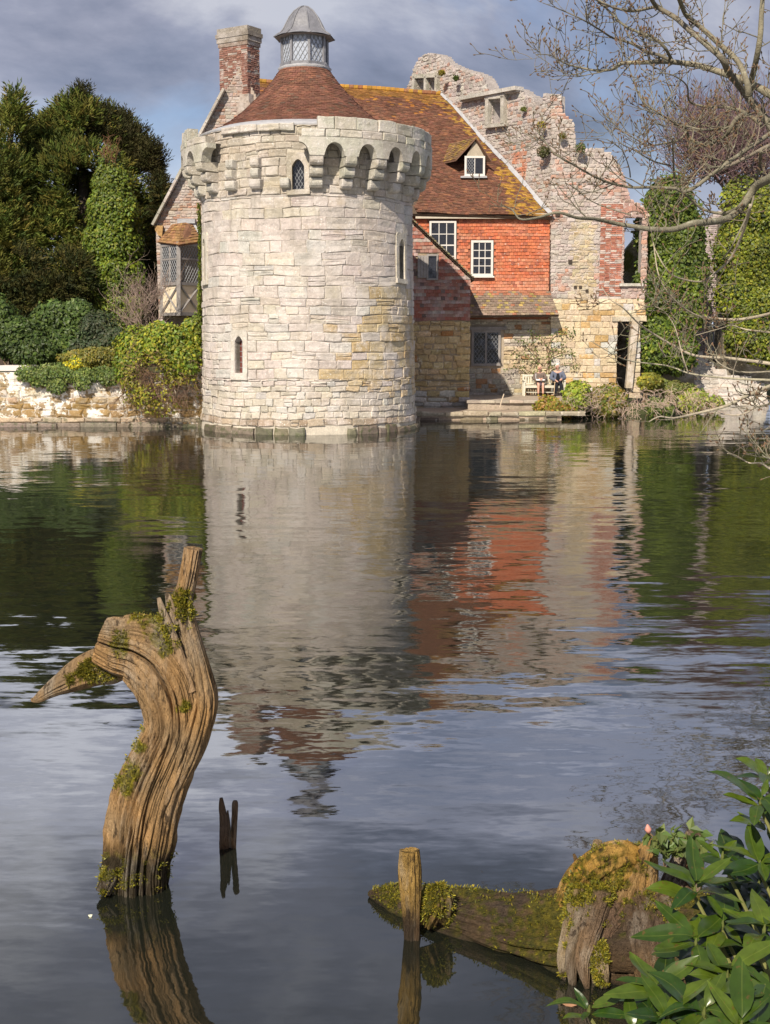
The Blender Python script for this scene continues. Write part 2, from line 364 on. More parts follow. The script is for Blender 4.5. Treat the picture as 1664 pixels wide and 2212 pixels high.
def water_mat():
    m = bpy.data.materials.new('moat_water'); m.use_nodes = True; t = m.node_tree; N = t.nodes; N.clear(); L = t.links.new
    geo = N.new('ShaderNodeNewGeometry')
    def nz(sc3, scale, det, rough, rot=0):
        mp = N.new('ShaderNodeMapping'); mp.inputs['Scale'].default_value = sc3; mp.inputs['Rotation'].default_value = (0, 0, rot); L(geo.outputs['Position'], mp.inputs[0])
        n = N.new('ShaderNodeTexNoise'); n.inputs['Scale'].default_value = scale; n.inputs['Detail'].default_value = det; n.inputs['Roughness'].default_value = rough
        L(mp.outputs[0], n.inputs['Vector']); return n
    def vm(op, a, b):
        n = N.new('ShaderNodeVectorMath'); n.operation = op
        for i, v in enumerate((a, b)):
            if isinstance(v, tuple): n.inputs[i].default_value = v
            else: L(v, n.inputs[i])
        return n.outputs[0]
    def sc_(v, s):
        n = N.new('ShaderNodeVectorMath'); n.operation = 'SCALE'; L(v, n.inputs[0])
        if isinstance(s, float): n.inputs['Scale'].default_value = s
        else: L(s, n.inputs['Scale'])
        return n.outputs[0]
    half = (.5, .5, .5)
    fine = vm('SUBTRACT', nz((1.0, 3.0, 1), 4.2, 3, .6).outputs['Color'], half)        # short ripples
    wave = vm('SUBTRACT', nz((.55, 2.1, 1), 1.5, 2, .5, .12).outputs['Color'], half)    # longer crests across the view
    swell = vm('SUBTRACT', nz((1, 1, 1), .55, 1, .4).outputs['Color'], half)
    # gusts: a breeze touches the middle of the moat and its right side
    mr = N.new('ShaderNodeMapRange'); mr.inputs[1].default_value = .42; mr.inputs[2].default_value = .66; mr.inputs[3].default_value = .3; mr.inputs[4].default_value = 1
    L(nz((.7, 1.3, 1), .16, 2, .5, -.3).outputs[0], mr.inputs[0])
    sp = N.new('ShaderNodeSeparateXYZ'); L(geo.outputs['Position'], sp.inputs[0])
    yr = N.new('ShaderNodeValToRGB'); e = yr.color_ramp.elements
    mr2 = N.new('ShaderNodeMapRange'); mr2.inputs[1].default_value = 0; mr2.inputs[2].default_value = 50; L(sp.outputs[1], mr2.inputs[0]); L(mr2.outputs[0], yr.inputs[0])
    e[0].position = 0; e[0].color = (.08, .08, .08, 1); e[1].position = 1; e[1].color = (.30, .30, .30, 1)
    for p, v in ((.15, .16), (.18, .8), (.22, 1), (.27, .9), (.36, .55), (.6, .5)):
        q = e.new(p); q.color = (v, v, v, 1)
    mul = N.new('ShaderNodeMath'); mul.operation = 'MULTIPLY_ADD'; L(mr.outputs[0], mul.inputs[0]); L(yr.outputs[0], mul.inputs[1]); mul.inputs[2].default_value = .05
    s1 = vm('ADD', sc_(fine, .11), sc_(wave, .24))
    tot = vm('ADD', sc_(s1, mul.outputs[0]), vm('ADD', sc_(swell, .012), sc_(fine, .022)))
    nrm = vm('ADD', vm('MULTIPLY', tot, (1, 1, 0)), (0, 0, 1))
    nn = N.new('ShaderNodeVectorMath'); nn.operation = 'NORMALIZE'; L(nrm, nn.inputs[0])
    fr = N.new('ShaderNodeFresnel'); fr.inputs[0].default_value = 2.9; L(nn.outputs[0], fr.inputs['Normal'])
    gl = N.new('ShaderNodeBsdfGlossy'); gl.inputs['Roughness'].default_value = .03; gl.inputs[0].default_value = (.93, .93, .93, 1); L(nn.outputs[0], gl.inputs['Normal'])
    df = N.new('ShaderNodeBsdfDiffuse'); df.inputs[0].default_value = (.012, .014, .010, 1)
    ms = N.new('ShaderNodeMixShader'); L(fr.outputs[0], ms.inputs[0]); L(df.outputs[0], ms.inputs[1]); L(gl.outputs[0], ms.inputs[2])
    o = N.new('ShaderNodeOutputMaterial'); L(ms.outputs[0], o.inputs[0]); return m
M['water'] = water_mat()
m = MB(); m.add([(-90, -5, 0), (120, -5, 0), (120, 100, 0), (-90, 100, 0)], [(0, 1, 2, 3)])
tag(m.build('water', M['water']), kind='structure')

# ================================================================ round tower
TC = (-2.62, 43.75); 
def TR(z): return 3.545 + .085 * (1 - sstep(0, 7.5, z)) + .11 * (1 - sstep(-.2, .9, z))
R0 = 3.6
rt = random.Random(5)
def ST(u, v, d=0):
    a = u / R0; r = TR(v) + d
    w = .022 * math.sin(u * 1.1 + v * .9) + .014 * math.sin(u * 2.7 - v * 1.7)
    w *= sstep(0, .5, v) * (1 - sstep(8.8, 9.4, v))
    return Vector((TC[0] + r * math.sin(a), TC[1] - r * math.cos(a), v + w))
tower = thing('round_tower', 'round grey stone castle tower with corbelled top and conical red tiled roof', 'tower', (TC[0], TC[1], 0))
TOPZ = 9.58
def deg(a): return R(a) * R0
twin = {'top': (deg(-1.2), .19, 7.62, 8.56), 'low': (deg(-34.5), .165, 1.95, 3.12), 'right': (deg(62), .20, 4.95, 6.3), 'left': (deg(-69), .20, 4.95, 6.3)}
wholes = [(u - w, u + w, z0, z1) for u, w, z0, z1 in twin.values()]
SUR = .17
sholes = [(u - w - SUR, u + w + SUR, z0 - (.22 if k == 'low' else .16), z1 + .18) for k, (u, w, z0, z1) in twin.items()]
# core with real window openings
ub = sorted({deg(a) for a in range(-180, 181, 6)} | {h[0] for h in wholes} | {h[1] for h in wholes})
vb = sorted({-.6 + .35 * i for i in range(30)} | {TOPZ} | {h[2] for h in wholes} | {h[3] for h in wholes}); vb = [v for v in vb if v <= TOPZ]
m = MB()
for i in range(len(ub) - 1):
    for j in range(len(vb) - 1):
        um, vm_ = (ub[i] + ub[i + 1]) / 2, (vb[j] + vb[j + 1]) / 2
        if any(h[0] < um < h[1] and h[2] < vm_ < h[3] for h in wholes): continue
        m.add([ST(ub[i], vb[j], -.012), ST(ub[i + 1], vb[j], -.012), ST(ub[i + 1], vb[j + 1], -.012), ST(ub[i], vb[j + 1], -.012)], [(0, 1, 2, 3)], (.52, .47, .39))
for h in wholes:
    q = [(h[0], h[2]), (h[1], h[2]), (h[1], h[3]), (h[0], h[3])]
    for k in range(4):
        a, b = q[k], q[(k + 1) % 4]
        m.add([ST(*a, -.012), ST(*b, -.012), ST(*b, -.4), ST(*a, -.4)], [(0, 1, 2, 3)], (.42, .38, .31))
m.build('wall_core', M['mortar'], tower)
def tcol(u, v):
    a = u / R0; base = (.515, .455, .41)
    gold = 1.25 * sstep(-.1, .7, a) * sstep(.8, 1.8, v) * sstep(5.2, 3.4, v + .8 * math.sin(a * 5))
    if v < 1.6: base = (.47, .42, .35)
    if rt.random() < gold * .75: base = mixc((.46, .34, .18), (.55, .44, .28), rt.random())
    elif rt.random() < .14: base = (.53, .47, .39)
    elif rt.random() < .14: base = (.48, .46, .42)
    if v > 7.6: base = mixc(base, (.40, .34, .25), .6)
    if v < .45: base = mixc((.26, .20, .14), (.42, .34, .26), rt.random())
    return jit(base, .085, rt)
U0, U1 = deg(-108), deg(108)
geos = []
geos += masonry(ST, [(U0, .27), (U1, .27), (U1, 1.75), (U0, 1.75)], (.15, .26), (.22, .55), tcol, rt, sholes, .035, .028, worn=.02)
geos += masonry(ST, [(U0, 1.75), (U1, 1.75), (U1, 4.3), (U0, 4.3)], (.24, .36), (.32, .85), tcol, rt, sholes, .026, .018, worn=.018, gap=.010)
geos += masonry(ST, [(U0, 4.3), (U1, 4.3), (U1, 7.5), (U0, 7.5)], (.30, .41), (.38, 1.0), tcol, rt, sholes, .020, .010, gap=.010, ch=.014, worn=.02)
geos += masonry(ST, [(U0, 7.5), (U1, 7.5), (U1, TOPZ), (U0, TOPZ)], (.17, .30), (.24, .7), tcol, rt, sholes, .03, .022, worn=.018)
pieces(tower, 'stone', geos, M['stone'])
# footing stones at the water, uneven with gaps
m = []; u = U0
while u < U1:
    l = rt.uniform(.3, .95)
    if rt.random() > .1: m.append(block(ST, u + .02, u + l - .02, -.25, rt.uniform(.15, .26), .10 + rt.uniform(-.05, .05), rt, jit((.17, .145, .105), .3, rt), worn=.03, ch=.04))
    u += l
pieces(tower, 'footing_stone', m, M['wetstone'])
# windows: pointed surround, glass, leading
def lancet(name, key, glassmat, surc, label):
    u, w, z0, z1 = twin[key]; zs = z1 - w * 1.25; n = 14; mm = MB(); prof = []
    for i in range(n + 1):
        x = -w + 2 * w * i / n; prof.append((u + x, zs + (z1 - .03 - zs) * (1 - (abs(x) / w) ** 1.9)))
    W2 = w + SUR; top = z1 + .17; bot = z0 - (.21 if key == 'low' else .15); D = .055
    def slab(q, d=D, c=surc):
        k = len(q); V = [ST(a, b, d) for a, b in q] + [ST(a, b, -.2) for a, b in q]
        mm.add(V, [tuple(range(k))] + [(i, i + k, (i + 1) % k + k, (i + 1) % k) for i in range(k)], c)
    slab([(u - W2, z0), (u - w, z0), (u - w, zs), (u - W2, zs)]); slab([(u + w, z0), (u + W2, z0), (u + W2, zs), (u + w, zs)])
    slab([(u - W2, bot), (u + W2, bot), (u + W2, z0), (u - W2, z0)], D + .03)
    slab([(u - W2, zs), (u - w, zs)] + prof[1:n // 2 + 1] + [(u, top), (u - W2 * .8, top), (u - W2, top - .1)])
    slab(prof[n // 2:n] + [(u + w, zs), (u + W2, zs), (u + W2, top - .1), (u + W2 * .8, top), (u, top)])
    o = mm.build(name, M['stone'], tower); o['label'] = label
    g_ = MB().add([ST(u - w - .02, z0, -.2), ST(u + w + .02, z0, -.2), ST(u + w + .02, z1, -.2), ST(u - w - .02, z1, -.2)], [(0, 1, 2, 3)])
    if glassmat is None: g_.c = [(.40, .35, .28)] * 4; g_.build('blind_panel', M['stone'], o); return
    g_.build('pane', glassmat, o)
    c = MB(); st = .115 if key == 'top' else None
    def P(x, z): return ST(u + x, z, -.185)
    if key == 'top':
        H = z1 - z0
        for k in range(-12, 24):
            for s in (1, -1):
                pts = []
                for i in range(9):
                    z = z0 + H * i / 8; x = s * ((z - z0) * .62 - k * st)
                    if abs(x) <= w: pts.append((x, z))
                if len(pts) >= 2: c.bar(P(*pts[0]), P(*pts[-1]), .014, .014)
    else:
        for k in range(1, 7): z = z0 + (z1 - z0) * k / 7; c.bar(P(-w, z), P(w, z), .012, .012)
        for x in (-.06, .05): c.bar(P(x, z0), P(x, z1), .012, .012)
    c.build('leading', M['palecame'] if key != 'top' else M['came'], o)
lancet('lancet_window', 'top', M['glass'], (.42, .37, .29), 'leaded lancet window between the corbels')
lancet('lancet_window', 'low', M['redglass'], (.54, .50, .44), 'low lancet window with red barred panes and pale surround')
lancet('lancet_window', 'right', M['glass'], (.55, .50, .41), 'narrow lancet at the shaded right flank')
lancet('lancet_window', 'left', None, (.60, .55, .46), 'walled up lancet at the left flank')
# corbels: three rounded stones each
ZB, HB = 7.66, .318
def corbel_block(a, k, w=.4):
    z0 = ZB + k * HB + rt.uniform(-.01, .01); z1 = z0 + HB - .018; d = (.26, .47, .64)[k] + rt.uniform(-.02, .02)
    prof = [(-.08, z0), (d - .16, z0), (d - .07, z0 + .025), (d - .02, z0 + .08), (d, z0 + .15), (d, z1 - .02), (d - .02, z1), (-.08, z1)]
    n = len(prof); V = []; w = w * rt.uniform(.92, 1.06)
    for x, sh in ((-w / 2, .025), (-w / 2 + .03, 0), (w / 2 - .03, 0), (w / 2, .025)):
        for q, (dd, z) in enumerate(prof):
            dd2 = dd - (sh if 0 < q < n - 1 else 0); zz_ = z + (sh if q in (1, 2) else -sh if q in (5, 6) else 0)
            V.append(Vector((TC[0] + (TR(8) + dd2) * math.sin(R(a)) + x * math.cos(R(a)), TC[1] - (TR(8) + dd2) * math.cos(R(a)) + x * math.sin(R(a)), zz_)))
    f = [tuple(range(n))[::-1], tuple(range(3 * n, 4 * n))] + [(s * n + i, s * n + (i + 1) % n, (s + 1) * n + (i + 1) % n, (s + 1) * n + i) for s in range(3) for i in range(n)]
    return V, f, jit((.44, .41, .34) if k else (.47, .44, .38), .12, rt)
ANG = [7.5 + 15 * i for i in range(0, 9)] + [-7.5 - 15 * i for i in range(0, 9)]
gs = []
for a in ANG:
    if a == -7.5: gs.append(corbel_block(a, 0, .30)); continue
    for k in range(3):
        if a in (-22.5, -37.5) and k == 2: gs.append(corbel_block(a, 0, .32)); v = gs[-1][0]; gs[-1] = ([p + Vector((0, 0, 2 * HB)) for p in v], gs[-1][1], gs[-1][2]); continue
        if a in (-22.5, -37.5) and k == 1:
            v = corbel_block(a, 0, .30); gs.append(([p + Vector((0, 0, HB)) for p in v[0]], v[1], v[2])); continue
        gs.append(corbel_block(a, k))
pieces(tower, 'corbel_stone', gs, M['stone'])
# arched bays carried on the corbels
def SR(a, z, d): r = TR(8) + d; return Vector((TC[0] + r * math.sin(a), TC[1] - r * math.cos(a), z))
ZC = ZB + 3 * HB; ZA = 9.13
def arch_bay(a0, a1, half=0):
    mid, hw = (a0 + a1) / 2, R(4.3); n = 20; lo = []
    for i in range(n + 1):
        a = a0 + (a1 - a0) * i / n; x = abs(a - mid) / hw
        lo.append((a, ZC - .03 if x >= 1 else ZC - .03 + .40 * (1 - x ** 2.1) ** .55))
    if half < 0: lo = lo[:11]
    if half > 0: lo = lo[10:]
    n = len(lo) - 1; V = []; DO, DI = .66, .30
    for a, z in lo: V += [SR(a, z, DO), SR(a, ZA, DO), SR(a, ZA, DI), SR(a, z, DI)]
    f = []
    for i in range(n):
        for k in range(4): f.append((i * 4 + k, (i + 1) * 4 + k, (i + 1) * 4 + (k + 1) % 4, i * 4 + (k + 1) % 4))
    f += [(0, 1, 2, 3), (n * 4 + 3, n * 4 + 2, n * 4 + 1, n * 4)]
    return V, f, jit((.47, .44, .37), .1, rt)
gs = [arch_bay(R(7.5 + 15 * i), R(22.5 + 15 * i)) for i in range(8)] + [arch_bay(R(-67.5 - 15 * i), R(-52.5 - 15 * i)) for i in range(5)]
gs.append(arch_bay(R(-7.5), R(7.5), 1)); gs.append(arch_bay(R(-52.5), R(-37.5), -1))
pieces(tower, 'arch_stone', gs, M['stone'])
gs = []
def ring_course(aa, ab, z0, z1, lr, do, di):
    a = aa
    while a < ab - .005:
        l = rt.uniform(*lr) / 4.2
        if ab - a - l < .05: l = ab - a
        S_ = lambda u, v, d: SR(u / 4.2, v, d)
        g0 = block(S_, a * 4.2 + .008, (a + l) * 4.2 - .008, z0 + .006, z1 + rt.uniform(-.02, .015), do + rt.uniform(-.025, .02), rt, jit((.45, .42, .35), .15, rt), back=di, ch=.02, worn=.014)
        k = 8; V, f, c = g0; f = f + [tuple(range(8))[::-1]]
        gs.append((V, f, c)); a += l
ring_course(R(1), R(127), ZA, ZA + .24, (.35, .75), .65, .28); ring_course(R(8), R(127), ZA + .24, ZA + .62, (.5, .9), .62, .26)
ring_course(R(-127), R(-46), ZA, ZA + .22, (.35, .75), .65, .28); ring_course(R(-127), R(-64), ZA + .22, ZA + .60, (.5, .9), .62, .26)
ring_course(R(-44), R(-3), TOPZ - .18, TOPZ + .03, (.4, 1.0), .15, -.2)
pieces(tower, 'parapet_stone', gs, M['stone'])
m = MB(); m.lathe([(TR(8) - .1, ZA + .02), (TR(8) + .32, ZA + .02)], TC, 40, R(6), R(128), (.3, .28, .25)); m.lathe([(TR(8) - .1, ZA + .02), (TR(8) + .32, ZA + .02)], TC, 30, R(-128), R(-46), (.3, .28, .25))
m.build('wall_walk', M['mortar'], tower)
m = MB(); m.lathe([(TR(9) - .02, TOPZ - .02), (TR(9) + .03, TOPZ + .05), (3.3, TOPZ + .16), (2.9, TOPZ + .30)], (TC[0] - .05, TC[1]), 72)
m.build('lead_flashing', M['flash'], tower, smooth=True)
# conical tiled roof, bell cast at the foot
CPROF = [(3.02, 9.82), (2.55, 10.10), (2.05, 10.50), (1.55, 10.98), (1.10, 11.48), (.78, 11.93)]
cz = [p[1] for p in CPROF]; cr = [p[0] for p in CPROF]
CC = (TC[0] - .06, TC[1])
m = MB(); m.lathe([(r - .03, z) for r, z in CPROF], CC, 64, c=(.08, .05, .04)); m.build('roof_deck', M['mortar'], tower)
arc = [0]
for i in range(1, 6): arc.append(arc[-1] + math.hypot(cr[i] - cr[i - 1], cz[i] - cz[i - 1]))
def cone_pt(s, a, d):
    r = np.interp(s, arc, cr); z = np.interp(s, arc, cz); ds = .05
    nr, nz_ = np.interp(s + ds, arc, cz) - np.interp(s - ds, arc, cz), np.interp(s - ds, arc, cr) - np.interp(s + ds, arc, cr); L_ = math.hypot(nr, nz_) + 1e-9
    r += nr / L_ * d; z += nz_ / L_ * d
    return Vector((CC[0] + r * math.sin(a), CC[1] - r * math.cos(a), z))
gs = []; s = -.02; row = 0
while s < arc[-1] - .02:
    r = float(np.interp(s, arc, cr)); n = max(18, int(2 * math.pi * r / .17)); off = .5 * (row % 2) + rt.uniform(-.1, .1)
    for i in range(n):
        a0, a1 = (i + off) / n * 2 * math.pi, (i + off + .94) / n * 2 * math.pi
        if math.cos((a0 + a1) / 2) < -.25: continue
        t = rt.uniform(.018, .034); e = s + .14
        V = [cone_pt(s + rt.uniform(-.006, .006), a0, t), cone_pt(s + rt.uniform(-.006, .006), a1, t), cone_pt(e, a1, .008), cone_pt(e, a0, .008), cone_pt(s, a0, -.01), cone_pt(s, a1, -.01)]
        c = jit(mixc((.145, .066, .046), (.20, .088, .056), rt.random()), .2, rt)
        if rt.random() < .06: c = jit((.14, .085, .06), .2, rt)
        gs.append((V, [(0, 1, 2, 3), (4, 5, 1, 0), (0, 3, 4), (5, 2, 1)], c))
    s += .095; row += 1
pieces(tower, 'roof_tile', gs, M['rooftile'], 300)
# glazed octagonal lantern
LZ0, LZ1, LR = 11.95, 12.98, .76
def oc(i, r, z, off=R(22.5 - 8)): a = off + i * math.pi / 4; return Vector((CC[0] + r * math.sin(a), CC[1] - r * math.cos(a), z))
m = MB()
for i in range(8):
    m.bar(oc(i, LR, LZ0), oc(i, LR, LZ1), .085, .085, (.36, .36, .38), up=(math.sin(i), 1, 0))
    m.bar(oc(i, LR + .02, LZ0 + .06), oc(i + 1, LR + .02, LZ0 + .06), .13, .1, (.3, .3, .32), up=(0, 0, 1)); m.bar(oc(i, LR, LZ1 - .03), oc(i + 1, LR, LZ1 - .03), .09, .1, (.3, .3, .32), up=(0, 0, 1))
lantern = m.build('lantern', M['lead'], tower)
MB().lathe([(.82, LZ0 - .12), (.90, LZ0 - .03), (.78, LZ0 + .03)], CC, 32).build('lantern_curb', M['flash'], lantern, smooth=True)
for i in range(8):
    a, b, c, d = oc(i, LR - .02, LZ0), oc(i + 1, LR - .02, LZ0), oc(i + 1, LR - .02, LZ1), oc(i, LR - .02, LZ1)
    MB().add([a, b, c, d], [(0, 1, 2, 3)]).build('pane', M['skyglass'], lantern)
    cm = MB(); out = ((a + b) / 2 - Vector((*CC, LZ0))); out.z = 0; out.normalize(); wd = (b - a).length
    for s in (1, -1):
        for k in range(-7, 12):
            pts = []
            for q in range(41):
                z = q / 40 * (LZ1 - LZ0); x = s * (z * .62 - k * .155) + wd / 2
                if .04 < x < wd - .04: pts.append((x, z))
            if len(pts) > 1: cm.bar(*[a.lerp(b, p[0] / wd) + Vector((0, 0, p[1])) + out * .012 for p in (pts[0], pts[-1])], .016, .016, up=tuple(out))
    cm.build('leading', M['came'], lantern)
DP = [(1.03, 12.90), (.92, 12.985), (.80, 13.06), (.70, 13.18), (.62, 13.34), (.50, 13.56), (.33, 13.77), (.14, 13.90), (.03, 13.93)]
for i in range(8):
    m = MB(); V = []
    for r, z in DP:
        for k in range(4): V.append(oc(i, r, z).lerp(oc(i + 1, r, z), k / 3) + Vector((0, 0, .03 * math.sin(k / 3 * math.pi) * (r / 1.0))))
    m.add(V, [(j * 4 + k, j * 4 + k + 1, j * 4 + k + 5, j * 4 + k + 4) for j in range(len(DP) - 1) for k in range(3)])
    m.build('dome_panel', M['lead'], lantern, smooth=True)
    MB().tube([oc(i, r + .008, z + .008) for r, z in DP], .022, 6).build('dome_rib', M['lead'], lantern, smooth=True)
m = MB(); m.add([oc(i, 1.02, 12.895) for i in range(8)], [tuple(range(8))]); m.build('soffit', M['timber'], lantern)
# ================================================================ the house behind the tower
rh = random.Random(11)
house = thing('castle_house', 'old brick and stone house with steep tiled roof and tile hung walls behind the tower', 'house', (3, 54, .3))
def XZ(px, py, Y): p = W(px, py, Y); return (p.x, p.z)
def roof_tiles(P, rows, n_of, colf, rng, skip=None, lift=.03, ov=1.5, jitter=.012):
    out = []
    for r in range(rows):
        t0, t1 = r / rows, min((r + ov) / rows, 1.0); n = n_of(t0); off = .5 * (r % 2)
        dt = 1 / rows
        for i in range(-1, n):
            s0, s1 = max(0, (i + off) / n), min(1, (i + off + .95) / n)
            if s1 - s0 < .3 / n: continue
            p = P((s0 + s1) / 2, t0, 0)
            if skip and skip(p): continue
            l = lift + rng.uniform(-jitter, jitter); a = rng.uniform(-.05, .05) * dt
            V = [P(s0, t0 + a, l), P(s1, t0 + a + rng.uniform(-.04, .04) * dt, l), P(s1, t1, .004), P(s0, t1, .004), P(s0, t0 + a, -.01), P(s1, t0 + a, -.01)]
            out.append((V, [(0, 1, 2, 3), (4, 5, 1, 0), (0, 3, 4), (5, 2, 1)], colf((s0 + s1) / 2, t0, p)))
    return out
def quad_P(E0, E1, R0_, R1_, sag=0):
    N = (E1 - E0).cross(R0_ - E0).normalized()
    def P(s, t, d):
        p = E0.lerp(E1, s).lerp(R0_.lerp(R1_, s), t)
        return p + N * (d + (sag * (mnoise.noise(p * .45)) if sag else 0))
    return P
E0, E1, RR0, RR1 = W(560, 452, 53.6), W(1194, 467, 53.6), W(556, 173, 60), W(952, 202, 60)
P = quad_P(E0, E1, RR0, RR1, .12)
def rcol(s, t, p):
    x, y, _ = proj(p); c = mixc((.120, .060, .040), (.190, .082, .050), rh.random())
    if rh.random() < .08: c = (.24, .11, .06)
    n = mnoise.noise(p * .8) + .5 * mnoise.noise(p * 2.3)
    if t > .90 + .05 * n: c = mixc((.28, .14, .035), (.20, .095, .035), rh.random())
    elif t > .72 and rh.random() < (t - .70) * .7: c = mixc((.30, .13, .04), (.38, .17, .03), rh.random())
    dv = (1194 - (466 - y) * (242 / 265.)) - x      # pixels left of the verge
    if y > 370 and dv < 85 + 80 * n and rh.random() < .68: c = mixc((.38, .22, .03), (.26, .13, .05), rh.random())
    elif dv < 26 and rh.random() < .4: c = (.34, .20, .05)
    return jit(c, .2, rh)
def rskip(p): x, y, _ = proj(p); return (450 < x < 900 and y > 285) or x < 545
m = MB(); m.add([P(0, 0, -.02), P(1, 0, -.02), P(1, 1, -.02), P(0, 1, -.02), P(0, 0, -.16), P(1, 0, -.16), P(1, 1, -.16), P(0, 1, -.16)], BOXF, (.10, .07, .05))
B0, B1 = RR0 + Vector((0, 6, -6)), RR1 + Vector((0, 6, -6))
m.add([RR0, RR1, B1, B0], [(0, 1, 2, 3)], (.2, .09, .05))
roof = m.build('main_roof', M['mortar'], house)
pieces(roof, 'roof_tile', roof_tiles(P, 84, lambda t: int((E1 - E0).lerp(RR1 - RR0, t).length / .18), rcol, rh, rskip), M['rooftile'])
n = 40
for i in range(n):
    a, b = P((i + .02) / n, 1.0, .02), P((i + .98) / n, 1.0, .02)
    if rskip(a): continue
    MB().tube([a, b], [.115, .125], 8, jit((.36, .19, .03) if rh.random() < .75 else (.25, .11, .05), .2, rh)).build('ridge_tile', M['rooftile'], roof)
# verge flashing against the ruin
fl = MB(); k = 14
for i in range(k):
    t0, t1 = i / k, (i + 1) / k; a, b = P(1, t0, .05), P(1, t1, .05); o = Vector((-.08, 0, 0)); w = rh.uniform(.5, 1.3)
    fl.add([a + o * w, a + Vector((.06, 0, .09)), b + Vector((.06, 0, .09)), b + o * w], [(0, 1, 2, 3)])
fl.build('verge_flashing', M['flash'], roof)
m = MB(); m.box((W(898, 464, 53.75).x, 53.72, W(898, 472, 53.8).z), (W(1188, 464, 53.8).x, 53.9, W(898, 461, 53.8).z)); m.build('eaves_board', M['palewood'], house)
# dormer
dm = MB(); DY = 55.4
def D(px, py, Y=DY): return W(px, py, Y)
dm.add([D(1006, 378), D(1048, 378), D(1048, 340), D(1027, 302), D(1006, 340), D(1006, 378, 57.5), D(1048, 378, 57.5), D(1048, 340, 57.5), D(1027, 300, 58.2), D(1006, 340, 57.5)],
       [(0, 1, 2, 3, 4), (0, 4, 9, 5), (1, 6, 7, 2)], (.42, .36, .28))
dorm = dm.build('dormer', M['mortar'], house)
dl = quad_P(D(983, 345, DY - .15), D(983, 345, 57.9) + Vector((0, 0, 0)), D(1028, 297, DY - .15), D(1028, 297, DY - .15) + Vector((0, 2.8, 0)))
def dl2(a, b, c, d): return quad_P(a, b, c, d)
lA, lB, lC = D(985, 344, DY - .15), D(1029, 296, DY - .15), D(1062, 345, DY - .15)
back = Vector((-1.25, 2.3, 0))
for (a, b) in ((lA, lB), (lC, lB)):
    m = MB(); n_ = Vector((0, 0, -.07)); m.add([a, b, b + back, a + back, a + n_, b + n_, b + back + n_, a + back + n_], BOXF, (.16, .09, .06)); m.build('dormer_roof', M['rooftile'], dorm)
tl = quad_P(lA + back, lA, lB + back, lB)
pieces(dorm, 'dormer_tile', roof_tiles(tl, 10, lambda t: 15, lambda s, t, p: jit((.20, .12, .06) if rh.random() < .6 else (.30, .19, .05), .25, rh), rh), M['rooftile'])
def frame_rect(mm, px0, py0, px1, py1, Y, w, d=.07, c=(1, 1, 1)):
    a, b, c_, d_ = W(px0, py0, Y), W(px1, py0, Y), W(px1, py1, Y), W(px0, py1, Y); h = w / 2
    x0, x1, z0, z1 = a.x, b.x, d_.z, a.z
    for lo, hi in (((x0, z0), (x0 + w, z1)), ((x1 - w, z0), (x1, z1)), ((x0 + w, z1 - w), (x1 - w, z1)), ((x0 + w, z0), (x1 - w, z0 + w))):
        mm.box((lo[0], Y - d, lo[1]), (hi[0], Y, hi[1]), c)
    return x0, x1, z0, z1
def sash(px0, py0, px1, py1, Y, nx_, ny_, parent, name='sash_window', label=None, mat='white', w=.085, bar=.032, lights=None):
    mm = MB(); x0, x1, z0, z1 = frame_rect(mm, px0, py0, px1, py1, Y, w)
    mm.box((x0 - .05, Y - .13, z0 - .07), (x1 + .05, Y, z0 - .002))
    o = mm.build(name, M[mat], parent)
    if label: o['label'] = label
    ix0, ix1, iz0, iz1 = x0 + w, x1 - w, z0 + w, z1 - w; bm = MB()
    for i in range(1, nx_): x = ix0 + (ix1 - ix0) * i / nx_; bm.box((x - bar / 2, Y - .05, iz0), (x + bar / 2, Y - .018, iz1))
    for j in range(1, ny_):
        z = iz0 + (iz1 - iz0) * j / ny_; q = bar * (1.7 if j == ny_ // 2 else 1); bm.box((ix0, Y - .053, z - q / 2), (ix1, Y - .021, z + q / 2))
    bm.build('glazing_bars', M[mat], o)
    for i in range(nx_):
        for j in range(ny_):
            a0, a1 = ix0 + (ix1 - ix0) * i / nx_, ix0 + (ix1 - ix0) * (i + 1) / nx_; b0, b1 = iz0 + (iz1 - iz0) * j / ny_, iz0 + (iz1 - iz0) * (j + 1) / ny_
            ty, tx = rh.uniform(-.006, .006), rh.uniform(-.006, .006)
            MB().add([(a0, Y - .03 + ty, b0), (a1, Y - .03 - ty, b0), (a1, Y - .03 - ty + tx, b1), (a0, Y - .03 + ty + tx, b1)], [(0, 1, 2, 3)]).build('pane', M['glass'], o)
    return o
def lattice(x0, x1, z0, z1, fn, sp, w, slope=1.35):
    c = MB()
    for s in (1, -1):
        for k in range(-60, 60):
            lo = None; hi = None
            for q in range(61):
                z = z0 + (z1 - z0) * q / 60; x = x0 + s * ((z - z0) / slope) + k * sp
                if x0 <= x <= x1:
                    if lo is None: lo = (x, z)
                    hi = (x, z)
            if lo and hi and hi[1] - lo[1] > .02: c.bar(fn(*lo), fn(*hi), w, w)
    return c
ds = sash(1004, 337, 1048, 380, DY - .03, 2, 1, dorm, 'dormer_window', 'white framed pair of dormer casements, one leaded')
q = XZ(1009, 342, DY), XZ(1024, 375, DY)
lattice(q[0][0], q[1][0], q[1][1], q[0][1], lambda x, z: (x, DY - .075, z), .11, .014).build('leading', M['came'], dorm)
m = MB(); m.box((W(998, 0, DY).x, DY - .2, W(1000, 385, DY).z), (W(1056, 0, DY).x, DY + .15, W(1000, 381, DY).z)); m.build('dormer_apron', M['flash'], dorm)
